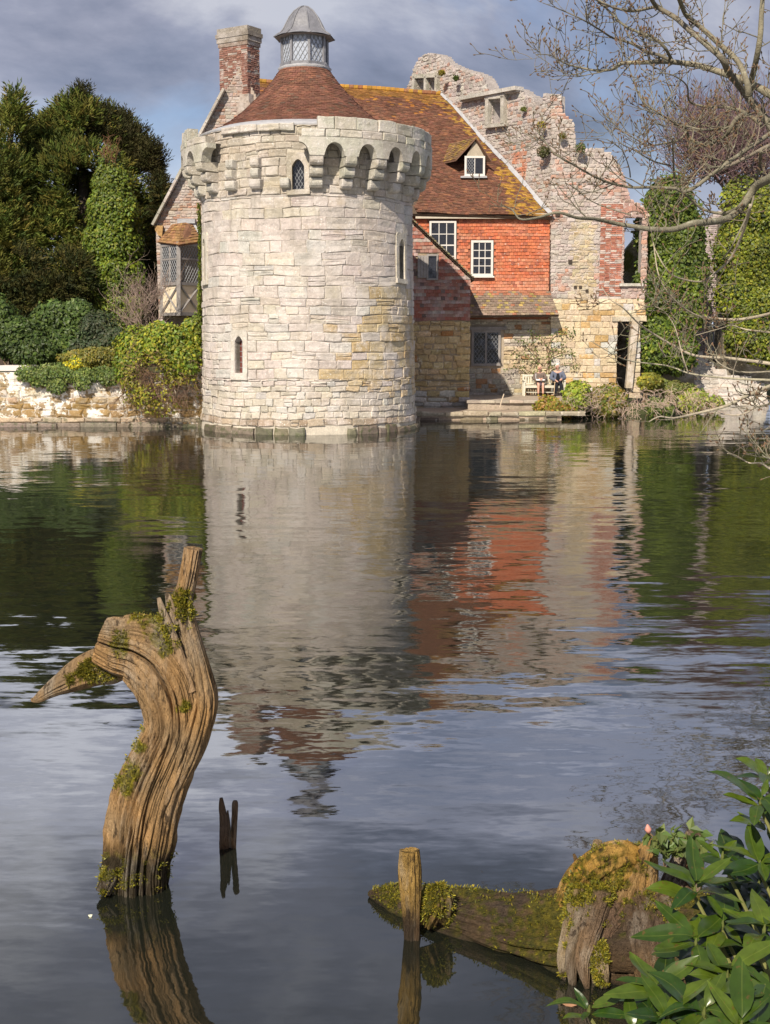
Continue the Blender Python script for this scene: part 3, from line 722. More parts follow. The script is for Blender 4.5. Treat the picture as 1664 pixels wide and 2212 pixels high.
# tile hung wall
WY = 53.95
a0 = W(880, 640, WY); a1 = W(1188, 468, WY)
m = MB(); m.box((a0.x, WY, W(0, 690, WY).z), (W(1188, 560, WY).x, WY + .3, a1.z + .1), (.25, .10, .06)); twall = m.build('tile_hung_wall', M['mortar'], house)
WIN = [(928, 476, 987, 583), (1017, 518, 1067, 598)]
hol = [(XZ(a, d, WY)[0] - .04, XZ(c, d, WY)[0] + .04, XZ(a, d, WY)[1] - .05, XZ(a, b, WY)[1] + .04) for a, b, c, d in WIN]
def tile_wall(x0, x1, z0, z1, Y, colf, rng, holes=(), roofline=None, exp=.132, tw=.165):
    out = []; z = z0; r = 0
    while z < z1:
        x = x0 - (.5 * tw if r % 2 else 0); wob = .018 * math.sin(r * 1.7)
        while x < x1 - .02:
            a, b = max(x + .004, x0), min(x + tw - .004, x1); xm = (a + b) / 2; x += tw
            if b - a < .03 or any(h[0] < xm < h[1] and h[2] < z + exp * .4 < h[3] for h in holes): continue
            if roofline and z + exp > roofline(xm): continue
            zz0 = z + rng.uniform(-.008, .008) + .05 * mnoise.noise((xm * .6, z * .9, 3)); t = rng.uniform(.028, .05); k = rng.uniform(-.006, .006)
            zt = zz0 + exp * 1.25
            V = [(a, Y - t, zz0), (b, Y - t, zz0 + k), (b, Y - .006, zt), (a, Y - .006, zt), (a, Y + .01, zz0), (b, Y + .01, zz0)]
            out.append((V, [(0, 1, 2, 3), (4, 5, 1, 0), (0, 3, 4), (5, 2, 1)], colf(xm, z)))
        z += exp; r += 1
    return out
def redcol(x, z):
    px, py, _ = proj((x, WY, z)); c = mixc((.44, .115, .055), (.52, .16, .075), rh.random())
    pale = .05 + .50 * sstep(1100, 930, px) * sstep(480, 620, py) + .35 * sstep(575, 640, py) + .5 * mnoise.noise((x * .8, z * 7.0, 1))
    c = mixc(c, (.50, .37, .27), max(0, min(.8, pale * rh.uniform(.5, 1.2))))
    if rh.random() < .08: c = mixc(c, (.25, .09, .065), .7)
    return jit(c, .15, rh)
zb, zt = XZ(1000, 634, WY)[1], XZ(1000, 470, WY)[1]
pieces(twall, 'wall_tile', tile_wall(a0.x, W(1187, 560, WY).x, zb, zt - .1, WY, redcol, rh, hol), M['walltile'])
sash(928, 477, 986, 582, WY - .05, 3, 4, house, label='taller sash window half hidden by the lean-to roof')
sash(1018, 519, 1066, 596, WY - .05, 3, 4, house, label='white sash window in the middle of the red tile hung wall', w=.095)
# pent roof over the ground floor
PA, PB, PC, PD = W(1008, 682, 53.0), W(1208, 680, 53.0), W(1008, 629, 53.88), W(1188, 629, 53.88)
Pp = quad_P(PA, PB, PC, PD, .03)
m = MB(); m.add([Pp(0, 0, -.02), Pp(1, 0, -.02), Pp(1, 1, -.02), Pp(0, 1, -.02), Pp(0, 0, -.11), Pp(1, 0, -.11), Pp(1, 1, -.11), Pp(0, 1, -.11)], BOXF, (.12, .09, .07)); pent = m.build('pent_roof', M['mortar'], house)
def pcol(s, t, p):
    c = mixc((.20, .145, .11), (.27, .20, .15), rh.random())
    if rh.random() < .12 + .5 * (t > .75): c = mixc(c, (.40, .14, .07), .7)
    if rh.random() < .1: c = (.36, .27, .10)
    return jit(c, .18, rh)
pieces(pent, 'roof_tile', roof_tiles(Pp, 11, lambda t: 22, pcol, rh, lift=.035), M['rooftile'], 250)
# ground floor stone wall with the leaded window
LS = plane_S((0, 54.0, 0), (1, 0, 0), (0, -1, 0))
x0, x1 = XZ(1004, 770, 54)[0], XZ(1192, 770, 54)[0]; z1 = XZ(1100, 660, 54)[1]
W3 = (1018, 709, 1084, 791); w3h = (XZ(1018, 791, 54)[0] - .08, XZ(1084, 791, 54)[0] + .08, XZ(1018, 791, 54)[1] - .06, XZ(1018, 709, 54)[1] + .08)
m = core_rows(MB(), LS, [(x0, 0), (x1, 0), (x1, z1), (x0, z1)], .5, -.4, -.005, c=(.40, .33, .25)); lwall = m.build('ground_floor_wall', M['mortar'], house)
def lcol(u, v):
    px, py, _ = proj((u, 54, v)); c = mixc((.46, .36, .23), (.55, .45, .31), rh.random())
    if px < 1120 and py > 800: c = mixc(c, (.34, .32, .30), .7)  # greyer stones paint the shade low at the left
    elif py < 745 and px < 1150: c = mixc(c, (.42, .40, .37), .6)  # shade below the pent roof, also put into the stone colour
    if rh.random() < .12: c = (.36, .20, .10)
    return jit(c, .16, rh)
pieces(lwall, 'stone', masonry(LS, [(x0, .35), (x1, .35), (x1, z1), (x0, z1)], (.13, .24), (.2, .5), lcol, rh, [w3h], .035, .025, worn=.022), M['goldstone'], 200)
mm = MB(); fx0, fx1, fz0, fz1 = frame_rect(mm, 1019, 713, 1082, 790, 53.96, .10); mm.box(((fx0 + fx1) / 2 - .04, 53.90, fz0), ((fx0 + fx1) / 2 + .04, 53.955, fz1)); mm.box((fx0 - .2, 53.86, fz1 + .003), (fx1 + .25, 53.99, fz1 + .14))
lw = mm.build('leaded_window', M['timber'], house); lw['label'] = 'grey timber framed leaded window under the pent roof'
for k in range(2):
    p0, p1 = (fx0 + .1, (fx0 + fx1) / 2 - .04) if k == 0 else ((fx0 + fx1) / 2 + .04, fx1 - .1)
    MB().add([(p0, 53.945, fz0 + .1), (p1, 53.94, fz0 + .1), (p1, 53.945, fz1 - .1), (p0, 53.94, fz1 - .1)], [(0, 1, 2, 3)]).build('pane', M['glass'], lw)
    lattice(p0, p1, fz0 + .1, fz1 - .1, lambda x, z: (x, 53.93, z), .15, .012).build('leading', M['came'], lw)
# lean-to beside the tower: tile hung above, golden stone below
EY = 50.3
def ex(px, py): return XZ(px, py, EY)
xl, xr = ex(880, 690)[0], ex(1014, 690)[0]; zt0 = ex(950, 692)[1]
rl0, rl1 = ex(880, 470), ex(1024, 607)
def rline(x): return rl0[1] + (x - rl0[0]) / (rl1[0] - rl0[0]) * (rl1[1] - rl0[1])
m = MB(); m.prism([(xl, EY, -.3), (xr, EY, -.3), (xr, EY, rline(xr) - .04), (xl, EY, rline(xl) - .04)], (0, 3.6, 0), (.33, .26, .18)); lean = m.build('lean_to', M['mortar'], house)
def ecol(x, z):
    c = mixc((.27, .095, .07), (.33, .13, .09), rh.random())  # duller than the red wall: tower shadow put into the tile colour
    c = mixc(c, (.38, .33, .30), max(0, min(.9, .35 + 1.1 * mnoise.noise((x * 1.2, z * 6, 4)) + rh.uniform(-.2, .2))))
    if rh.random() < .06: c = (.16, .11, .10)
    return jit(c, .16, rh)
eh = [(ex(902, 604)[0], ex(946, 604)[0], ex(902, 606)[1], ex(902, 549)[1])]
pieces(lean, 'wall_tile', tile_wall(xl, xr + .04, zt0, 12, EY, ecol, rh, eh, rline), M['walltile'], 300)
a, b = Vector((rl0[0], EY - .12, rl0[1])), Vector((rl1[0], EY - .12, rl1[1])); bk = Vector((0, 3.7, 0))
Pl = quad_P(b, b + bk, a, a + bk)
m = MB(); m.add([a, b, b + bk, a + bk] + [p + Vector((0, 0, .1)) for p in (a, b, b + bk, a + bk)], BOXF, (.15, .11, .08)); lr_ = m.build('lean_to_roof', M['mortar'], lean)
k = 30
for i in range(k):
    p0, p1 = a.lerp(b, i / k), a.lerp(b, (i + .94) / k); o = Vector((0, -.03, .1))
    MB().bar(p0 + o, p1 + o + Vector((0, 0, .03)), .05, .22, jit((.16, .13, .09) if i % 3 else (.22, .2, .1), .25, rh)).build('verge_tile', M['rooftile'], lean)
mm = MB(); sx0, sx1, sz0, sz1 = frame_rect(mm, 922, 549, 947, 605, EY - .02, .07, .08); sw = mm.build('shuttered_window', M['timber'], lean)
MB().add([(sx0, EY - .012, sz0), (sx1, EY - .012, sz0), (sx1, EY - .012, sz1), (sx0, EY - .012, sz1)], [(0, 1, 2, 3)]).build('dark_pane', M['glass'], lean)
s0, s1 = ex(902, 600), ex(922, 552)
for i in range(3): xa = s0[0] + (s1[0] - s0[0]) * i / 3; MB().box((xa + .005, EY - .09, s0[1]), (xa + (s1[0] - s0[0]) / 3 - .005, EY - .05 + .006 * i, s1[1])).build('shutter_board', M['timber'], lean)
ES = plane_S((0, EY, 0), (1, 0, 0), (0, -1, 0))
def gcol(u, v):
    c = mixc((.44, .31, .15), (.54, .41, .24), rh.random())
    if rh.random() < .1: c = (.30, .15, .06)
    if v < .9 and rh.random() < .6: c = (.46, .43, .38)
    return jit(c, .16, rh)
zs0 = ex(900, 822)[1]
pieces(lean, 'stone', masonry(ES, [(xl, zs0), (xr - .12, zs0), (xr - .12, zt0 - .03), (xl, zt0 - .03)], (.20, .30), (.28, .55), gcol, rh, d=.04, dj=.025, worn=.03, ch=.035), M['goldstone'], 150)
ES2 = plane_S((0, EY - .16, 0), (1, 0, 0), (0, -1, 0))
m = core_rows(MB(), ES2, [(xl, -.3), (xr + .02, -.3), (xr + .02, zs0), (xl, zs0)], .4, -.2, -.01, c=(.30, .25, .18)); m.build('plinth', M['mortar'], lean)
pieces(lean, 'plinth_stone', masonry(ES2, [(xl, -.1), (xr + .03, -.1), (xr + .03, zs0), (xl, zs0)], (.16, .30), (.35, .9), gcol, rh, d=.03, dj=.03, worn=.03, ch=.035), M['goldstone'], 60)
# corner quoins of the lean-to
v = zs0; gs = []
while v < zt0 - .1:
    h = rh.uniform(.2, .3); l = rh.choice((.34, .5)); gs.append(block(ES, xr - l, xr + .03, v + .008, min(v + h, zt0 - .03) - .008, .075 + rh.uniform(-.02, .03), rh, jit((.52, .38, .19), .15, rh), worn=.025, ch=.035)); v += h
pieces(lean, 'quoin', gs, M['goldstone'])
# gable wing on the left
GY = 52.7
def gx(px, py): return XZ(px, py, GY)
GS = plane_S((0, GY, 0), (1, 0, 0), (0, -1, 0))
gp = [gx(336, 488), gx(482, 205), gx(520, 140), gx(690, 470), gx(690, 860), gx(346, 860), gx(344, 700)]
m = core_rows(MB(), GS, gp, .12, -.5, -.005, c=(.42, .34, .28)); gable = m.build('gable_wall', M['mortar'], house)
def gcol2(u, v):
    px, py, _ = proj((u, GY, v)); c = mixc((.46, .40, .36), (.40, .31, .26), rh.random())
    n = mnoise.noise((u * .7, v * .7, 5))
    if rh.random() < .35 + .5 * n: c = mixc((.38, .20, .13), (.38, .26, .20), rh.random())
    return jit(c, .16, rh)
gv = [gx(336, 488), gx(482, 205), gx(520, 150), gx(540, 230), gx(455, 300), gx(455, 860), gx(346, 860), gx(344, 700)]
pieces(gable, 'stone', masonry(GS, gv, (.08, .15), (.15, .34), gcol2, rh, d=.02, dj=.015, gap=.012), M['rubble'], 300)
for (pa, pb) in (((331, 486), (485, 192)),):
    a, b = W(*pa, GY - .1), W(*pb, GY - .1); k = 12
    for i in range(k): MB().bar(a.lerp(b, i / k), a.lerp(b, (i + .97) / k), .10, .5, jit((.40, .36, .31), .2, rh)).build('coping_stone', M['stone'], gable)
kn = MB(); kn.prism([W(334, 487, GY - .2), W(352, 487, GY - .2), W(350, 512, GY - .2), W(342, 508, GY - .2), W(335, 497, GY - .2)], (0, .5, 0), (.42, .26, .11)); kn.build('kneeler', M['goldstone'], gable)
a, b, c_ = W(333, 486, GY), W(505, 165, GY), W(700, 500, GY)
m = MB(); bk = Vector((0, 7.2, 0))
for p, q in ((a, b), (b, c_)): m.add([p, q, q + bk, p + bk], [(0, 1, 2, 3)], (.20, .09, .05))
m.build('wing_roof', M['rooftile'], house)
# chimney
ca, cb, cc = W(474, 140, 53.3), W(534, 140, 52.55), W(561, 140, 53.2)
def chz(y, Y=52.8): return W(500, y, Y).z
zb_, zt_ = chz(255), chz(82)
pa, pb, pc = [Vector((p.x, p.y, 0)) for p in (ca, cb, cc)]; pd = pa + pc - pb
m = MB()
def plan(e, z0, z1, c):
    ctr = (pa + pb + pc + pd) / 4; q = [ctr + (p - ctr) * e for p in (pa, pb, pc, pd)]
    m.add([p + Vector((0, 0, z0)) for p in q] + [p + Vector((0, 0, z1)) for p in q], BOXF, c)
plan(.985, zb_ - .6, zt_, (.42, .33, .28)); chim = m.build('chimney', M['mortar'], house)
gs = []
for (p, q) in ((pa, pb), (pb, pc)):
    U = (q - p); L_ = U.length; N = Vector((U.y, -U.x, 0)).normalized(); S_ = plane_S(p, U, N)
    gs += masonry(S_, [(0, zb_), (L_, zb_), (L_, zt_), (0, zt_)], (.078, .082), (.2, .25), lambda u, v: jit(mixc((.22, .105, .08), (.29, .15, .115), rh.random()) if rh.random() < .85 else (.38, .33, .29), .13, rh), rh, d=.012, dj=.008, gap=.012, worn=.005, ch=.008)
pieces(chim, 'brick', gs, M['brick'], 300)
for i, (e, y0, y1, c) in enumerate(((1.06, 98, 89, (.26, .19, .15)), (1.12, 89, 78, (.24, .20, .16)), (1.18, 78, 69, (.22, .19, .16)), (1.10, 69, 57, (.24, .21, .17)))):
    m = MB(); plan(e, chz(y0) + .005, chz(y1), c); m.build('cap_course', M['rubble'], chim)
# sloped shoulder where the stack meets the gable
m = MB(); plan(1.3, zb_ - .6, chz(225), (.38, .30, .25)); plan(1.15, chz(225), chz(205), (.40, .33, .28)); m.build('shoulder', M['rubble'], chim)
# oriel window with hipped tile roof and braced plaster panels
OL, OC, OR = (350, 52.55), (387, 51.35), (431, 52.45)
def OP(which, t, py, out=0):
    A, B = ((OL, OC), (OC, OR))[which]; a_, b_ = W(A[0], py, A[1]), W(B[0], py, B[1]); zA = W(OC[0], py, OC[1]).z
    p = a_.lerp(b_, t); p.z = zA; U = b_ - a_; U.z = 0; N = Vector((U.y, -U.x, 0)).normalized(); return p + N * out
m = MB()
for wch in (0, 1):
    m.add([OP(wch, 0, 524), OP(wch, 1, 524), OP(wch, 1, 680), OP(wch, 0, 680)], [(0, 1, 2, 3)])
m.add([OP(0, 0, 680), OP(0, 1, 680), OP(1, 1, 680), W(431, 680, GY), W(350, 680, GY)], [(0, 1, 2, 3, 4)])
ori = m.build('oriel_window', M['plaster'], house); ori['label'] = 'projecting timber framed oriel with leaded lights and cream panels'
def ob(mm, wch, t0, y0, t1, y1, w): mm.bar(OP(wch, t0, y0, .02), OP(wch, t1, y1, .02), w, .09)
m = MB(); ob(m, 0, 1, 522, 1, 682, .16)
for wch in (0, 1):
    e = 0.02 if wch == 0 else .98
    ob(m, wch, e, 522, e, 682, .12); ob(m, wch, 0, 526, 1, 526, .13); ob(m, wch, 0, 612, 1, 612, .12); ob(m, wch, 0, 678, 1, 678, .13); ob(m, wch, .05, 558, .97, 558, .07)
    ob(m, wch, .04, 674, .97, 616, .07); ob(m, wch, .04, 616, .97, 674, .07)
ob(m, 0, .5, 528, .5, 612, .07); m.build('timber_frame', M['timber'], ori)
for wch, ts in ((0, ((.06, .48), (.52, .94))), (1, ((.06, .95),))):
    for t0, t1 in ts:
        for y0, y1 in ((529, 556), (560, 609)):
            MB().add([OP(wch, t0, y1, .02), OP(wch, t1, y1, .02), OP(wch, t1, y0, .02), OP(wch, t0, y0, .02)], [(0, 1, 2, 3)]).build('pane', M['glass'], ori)
            A, B = OP(wch, t0, y1, .032), OP(wch, t1, y1, .032); wd = (B - A).length; H = OP(wch, t0, y0).z - A.z
            lattice(0, wd, 0, H, lambda x, z: A.lerp(B, x / wd) + Vector((0, 0, z)), .17, .012).build('leading', M['palecame'], ori)
eL, eC, eR, tL, tM, tR = W(341, 523, 52.5), W(387, 529, 51.1), W(438, 521, 52.4), W(373, 484, GY - .05), W(394, 481, GY - .3), W(414, 479, GY - .05)
for q in ((eL, eC, tL, tM), (eC, eR, tM, tR)):
    Pq = quad_P(*q); m = MB(); m.add([Pq(0, 0, 0), Pq(1, 0, 0), Pq(1, 1, 0), Pq(0, 1, 0), Pq(0, 0, -.09), Pq(1, 0, -.09), Pq(1, 1, -.09), Pq(0, 1, -.09)], BOXF, (.2, .1, .06)); orf = m.build('oriel_roof', M['rooftile'], ori)
    for gme in roof_tiles(Pq, 8, lambda t: max(3, int(8 - 4 * t)), lambda s, t, p: jit(mixc((.25, .125, .07), (.30, .18, .07), rh.random()), .2, rh), rh, lift=.035): MB().add(*gme).build('oriel_tile', M['rooftile'], ori)
m = MB(); m.box((W(374, 0, GY).x, GY - .22, W(380, 483, GY).z), (W(413, 0, GY).x, GY, W(380, 473, GY).z)); m.bar(tR, eR + Vector((.08, 0, 0)), .14, .1); m.build('oriel_flashing', M['flash'], ori)

# ================================================================ the ruin
rr = random.Random(23)
ruin = thing('ruined_wall', 'tall roofless ruined stone and brick wall with ragged stepped top beside the house', 'ruin', (8.5, 54, .3))
A_ = W(952, 202, 60); B_ = W(1192, 466, 53.8); OU = Vector((B_.x - A_.x, B_.y - A_.y, 0)).normalized(); ON = Vector((OU.y, -OU.x, 0))
OB = Vector((B_.x, B_.y, 0)); OS = plane_S(OB, OU, ON)
def ouv(px, py): p = WPL(px, py, OB, ON); return ((p - OB).dot(OU), p.z)
otop = [(880, 186), (888, 168), (896, 142), (904, 128), (916, 118), (934, 115), (949, 121), (958, 133), (985, 146), (1010, 152), (1040, 164), (1050, 182), (1056, 200), (1076, 201), (1090, 196), (1122, 192), (1131, 204), (1150, 209), (1157, 226), (1171, 242), (1173, 204), (1193, 203)]
op = [ouv(*p) for p in otop] + [ouv(1193, 480)] + [ouv(1120, 400), ouv(1030, 300), ouv(950, 225), ouv(880, 215)]
op = [(min(u, .0), v) for u, v in op]
def ohole(x0, y0, x1, y1): a, b = ouv(x0, y1), ouv(x1, y0); return (a[0], b[0], a[1], b[1])
oh = [ohole(903, 170, 923, 200), ohole(928, 168, 947, 197), ohole(1064, 214, 1091, 267)]
m = core_rows(MB(), OS, op, .12, -.75, -.005, oh, c=(.50, .45, .42)); oc_ = m.build('gable_core', M['mortar'], ruin)
def ocol(u, v):
    c = mixc((.46, .41, .37), (.40, .34, .31), rr.random()); p = OS(u, v, 0); px, py, _ = proj(p)
    if 1105 < px < 1135 and 310 < py < 400 and rr.random() < .7: c = (.46, .20, .12)
    elif rr.random() < .16: c = (.42, .27, .21)
    return jit(c, .16, rr)
pieces(oc_, 'stone', masonry(OS, op, (.10, .20), (.14, .36), ocol, rr, oh, .025, .018, worn=.03, gap=.008), M['rubble'], 250)
def obar(m_, p, q, w, d, c, o=.05): a, b = ouv(*p), ouv(*q); m_.bar(OS(a[0], a[1], o), OS(b[0], b[1], o), w, d, c, up=tuple(ON))
m = MB()
for p, q, w in (((900, 201), (902, 166), .16), ((925.5, 200), (926, 166), .14), ((949, 199), (950, 164), .16), ((898, 166), (953, 163), .18)): obar(m, p, q, w, .35, (.36, .34, .27))
m.build('window_frame', M['stone'], ruin)
m = MB()
for p, q, w in (((1060, 272), (1061, 212), .2), ((1094, 269), (1094, 208), .2), ((1057, 211), (1098, 207), .2), ((1055, 274), (1100, 269), .14)): obar(m, p, q, w, .4, (.40, .37, .31))
m.build('window_frame', M['stone'], ruin)
m = MB(); obar(m, (1004, 214), (1126, 191), .16, .5, (.42, .40, .36), .1); obar(m, (1004, 218), (1124, 196), .1, .3, (.40, .37, .33), .06); m.build('cornice', M['stone'], ruin)
# front part
FY = 53.85; FS = plane_S((0, FY, 0), (1, 0, 0), (0, -1, 0))
def fx(px, py): return XZ(px, py, FY)
ftop = [(1190, 204), (1213, 203), (1216, 241), (1241, 266), (1246, 317), (1262, 322), (1276, 320), (1293, 318), (1318, 330), (1336, 352), (1352, 386), (1362, 430), (1393, 447), (1400, 475)]
f_up = [fx(*p) for p in ftop] + [fx(1398, 612), fx(1392, 645), fx(1190, 645)]
def fhole(x0, y0, x1, y1): a, b = fx(x0, y1), fx(x1, y0); return (a[0], b[0], a[1], b[1])
win_h = fhole(1347, 468, 1388, 612); brick_h = fhole(1294, 440, 1347, 640); door_h = fhole(1331, 694, 1364, 860)
m = core_rows(MB(), FS, f_up, .12, -.7, -.005, [win_h], c=(.52, .46, .42)); fu = m.build('upper_wall_core', M['mortar'], ruin)
def fcol(u, v):
    px, py, _ = proj((u, FY, v)); c = mixc((.48, .42, .38), (.42, .35, .31), rr.random())
    if 1235 < px < 1285 and py > 470: c = mixc((.52, .44, .32), (.46, .36, .22), rr.random())
    elif mnoise.noise((u * .6, v * .6, 9)) > .12 and rr.random() < .6: c = mixc((.48, .26, .19), (.46, .33, .27), rr.random())
    elif px > 1335: c = (.40, .27, .23)
    return jit(c, .15, rr)
gs = masonry(FS, f_up, (.10, .20), (.14, .38), fcol, rr, [win_h, brick_h], .025, .016, worn=.03, gap=.008)
pieces(fu, 'stone', gs, M['rubble'], 300)
bz = brick_h
gs = masonry(FS, [(bz[0], bz[2]), (bz[1], bz[2]), (bz[1], bz[3]), (bz[0], bz[3])], (.078, .082), (.2, .25), lambda u, v: jit(mixc((.34, .125, .085), (.42, .19, .13), rr.random()) if rr.random() < .8 else (.48, .40, .36), .13, rr), rr, d=.02, dj=.008, gap=.012, worn=.005, ch=.008)
pieces(fu, 'brick', gs, M['brick'], 280)
# brick arch over the opening, stone sill
m = []; cx0, cx1, zA = win_h[0], win_h[1], win_h[3]
for i in range(9):
    a = R(150 - 15 * i); ctr = ((cx0 + cx1) / 2, zA - .28); r0, r1 = .52, .74
    q = [Vector((ctr[0] + r * math.cos(a + s), FY - .05, ctr[1] + r * math.sin(a + s))) for r, s in ((r0, .12), (r0, -.12), (r1, -.12), (r1, .12))]
    mm = MB().prism(q, (0, .5, 0)); m.append((mm.v, mm.f, jit((.40, .22, .17), .2, rr)))
pieces(fu, 'arch_brick', m, M['brick'])
MB().box((win_h[0] - .18, FY - .14, win_h[2] - .12), (win_h[1] + .1, FY + .3, win_h[2]), (.45, .43, .38)).build('sill', M['stone'], ruin)
f_lo = [fx(1190, 645), fx(1392, 645), fx(1398, 690), fx(1384, 700), fx(1384, 860), fx(1190, 860)]
m = core_rows(MB(), FS, f_lo, .15, -.7, -.005, [door_h], c=(.46, .38, .27)); flo = m.build('lower_wall_core', M['mortar'], ruin)
def flc(u, v):
    c = mixc((.54, .43, .28), (.60, .50, .36), rr.random())
    if rr.random() < .12: c = (.50, .33, .15)
    if rr.random() < .15: c = (.50, .47, .43)
    return jit(c, .12, rr)
pieces(flo, 'stone', masonry(FS, f_lo, (.18, .30), (.25, .65), flc, rr, [door_h], .03, .02, worn=.018), M['goldstone'], 200)
MB().box((door_h[0] - .25, FY - .1, door_h[3]), (door_h[1] + .35, FY + .5, door_h[3] + .2), (.46, .40, .30)).build('lintel', M['stone'], ruin)
MB().bar(W(1358, 838, FY - .1), W(1372, 694, FY - .1), .28, .3, (.46, .38, .28)).build('door_post', M['stone'], ruin)
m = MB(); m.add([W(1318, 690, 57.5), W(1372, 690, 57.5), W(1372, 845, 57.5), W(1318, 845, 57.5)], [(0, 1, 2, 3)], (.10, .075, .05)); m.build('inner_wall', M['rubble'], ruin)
m = MB(); m.prism([W(1344, 626, 56.5), W(1344, 590, 56.5), W(1352, 540, 56.5), W(1372, 515, 56.5), W(1420, 500, 56.5), W(1420, 626, 56.5)], (0, .6, 0), (.13, .14, .035)); m.build('mossy_inner_wall', M['rubble'], ruin)
# solid dark blocks painted as the shade in put-log holes and a brick pocket
for px, py, s in ((1205, 462, 5), (1243, 620, 3), (1254, 620, 3), (1268, 628, 3), (1232, 565, 4)):
    MB().box((fx(px - s, py)[0], FY - .075, fx(px, py + s)[1]), (fx(px + s, py)[0], FY - .07 + .3, fx(px, py - s)[1]), (.06, .045, .035)).build('socket_shade', M['mortar'], ruin)
# further ruins under the ivy, and the pale wall between them
rg = random.Random(31)
ivr = thing('ivy_ruin', 'broken stone turret almost wholly hidden under dark ivy right of the doorway', 'ruin', (12, 56.5, .3))
m = MB(); m.prism([W(1392, 850, 55.5), W(1392, 470, 55.5), W(1410, 410, 55.5), W(1450, 395, 55.5), W(1490, 430, 55.5), W(1505, 560, 55.5), W(1500, 850, 55.5)], (0, 1.2, 0), (.20, .17, .12)); m.build('wall_core', M['rubble'], ivr)
ivr2 = thing('ivy_ruin', 'ruined wall under bright green ivy at the right edge of the picture', 'ruin', (17, 58, .3))
m = MB(); m.prism([W(1560, 830, 57), W(1568, 480, 57), W(1590, 420, 57), W(1680, 400, 57), W(1760, 470, 57), W(1760, 830, 57)], (0, 1.4, 0), (.20, .17, .12)); m.build('wall_core', M['rubble'], ivr2)
pale = thing('ruined_wall', 'pale lilac brick wall with narrow mullioned opening between the two ivy masses', 'ruin', (14.5, 59, .3))
PY = 59.0; PS = plane_S((0, PY, 0), (1, 0, 0), (0, -1, 0))
pp = [XZ(1478, 850, PY), XZ(1590, 850, PY), XZ(1590, 470, PY), XZ(1555, 455, PY), XZ(1535, 470, PY), XZ(1478, 500, PY)]
ph = [(XZ(1536, 760, PY)[0], XZ(1545, 760, PY)[0], XZ(0, 762, PY)[1], XZ(0, 690, PY)[1]), (XZ(1551, 760, PY)[0], XZ(1560, 760, PY)[0], XZ(0, 762, PY)[1], XZ(0, 690, PY)[1])]
m = core_rows(MB(), PS, pp, .2, -.6, -.005, ph, c=(.40, .36, .36)); pc_ = m.build('wall_core', M['mortar'], pale)
pieces(pc_, 'brick', masonry(PS, pp, (.085, .1), (.2, .3), lambda u, v: jit(mixc((.44, .38, .38), (.40, .32, .31), rg.random()), .14, rg), rg, ph, .02, .01, worn=.008), M['brick'], 200)
m = MB()
for px in (1534, 1548, 1562): m.bar(W(px, 765, PY - .1), W(px, 686, PY - .1), .12, .25, (.55, .52, .46))
m.build('mullion', M['stone'], pale)
but = thing('stone_abutment', 'pale battered stone footing sloping to the water at far right', 'wall', (15.5, 57, 0))
def bS(u, v, d=0): t = v / 2.6; return Vector((u, 56.2 + 1.2 * t - d, v)) + Vector((.8 * (1 - t) * (.3 if u > 15 else -.1), 0, 0))
bp_ = [(W(1500, 0, 56).x, -.2), (W(1690, 0, 56).x, -.2), (W(1690, 0, 56).x, 1.0), (W(1600, 0, 56).x, 1.5), (W(1560, 0, 56).x, 2.3), (W(1500, 0, 56).x, 2.5)]
m = core_rows(MB(), bS, bp_, .3, -.8, -.005, c=(.50, .47, .43)); bc_ = m.build('core', M['mortar'], but)
pieces(bc_, 'stone', masonry(bS, bp_, (.15, .28), (.22, .55), lambda u, v: jit(mixc((.50, .46, .42), (.42, .36, .30), rg.random()), .14, rg), rg, (), .04, .03, worn=.03, ch=.035), M['stone'], 150)
# ================================================================ terrace, left wall
rw = random.Random(41)
def slabs(name, pts, z, th, c, nm): 
    m_ = MB(); m_.prism([Vector((*p, z - th)) for p in pts], (0, 0, th), c); o = m_.build(nm, M['paving']); return tag(o, kind='structure')
t1 = slabs('terrace', [(1.0, 46.9), (6.6, 47.2), (6.9, 54.2), (1.0, 54.2)], .29, .5, (.36, .28, .21), 'lower_terrace')
t2 = slabs('terrace', [(3.2, 48.7), (8.2, 48.9), (9.8, 54.2), (3.2, 54.2)], .60, .4, (.40, .33, .26), 'upper_terrace')
gs = []
for i in range(7):
    xa = 3.15 + i * .55; gs.append(block(lambda u, v, d: Vector((u, v, .60 + d)), xa, xa + .54, 48.66, 49.3, .035, rw, jit((.40, .34, .27), .15, rw), back=-.06, worn=.02))
pieces(t2, 'paving_stone', gs, M['paving'])
gs = []
x = .95
while x < 6.6:
    l = rw.uniform(.4, 1.0); FS_ = lambda u, v, d: Vector((u, 46.88 + .05 * (u - 1) - d, v)); 
    gs.append(block(FS_, x + .01, x + l - .01, .15, .30 + rw.uniform(-.02, .02), rw.uniform(.02, .12), rw, jit((.34, .29, .21), .2, rw), back=-.5, worn=.02, ch=.03))
    if rw.random() < .85: gs.append(block(FS_, x - .1, x + l * .8, -.2, .13, rw.uniform(-.06, .05), rw, jit((.17, .14, .10), .25, rw), back=-.4, worn=.03, ch=.04))
    x += l
pieces(t1, 'edge_stone', gs, M['goldstone'])
lw_ = thing('moat_wall', 'low retaining wall with peeling whitewash and brown moss along the left bank', 'wall', (-11, 44, 0))
LWS = plane_S((0, 43.7, 0), (1, 0, 0), (0, -1, 0)); lx0, lx1 = -19.0, -5.6
m = core_rows(MB(), LWS, [(lx0, -.5), (lx1, -.5), (lx1, 1.72), (-9, 1.74), (-12, 1.86), (lx0, 1.80)], .3, -.5, -.005, c=(.5, .45, .38)); lwc = m.build('wall_core', M['whitewash'], lw_)
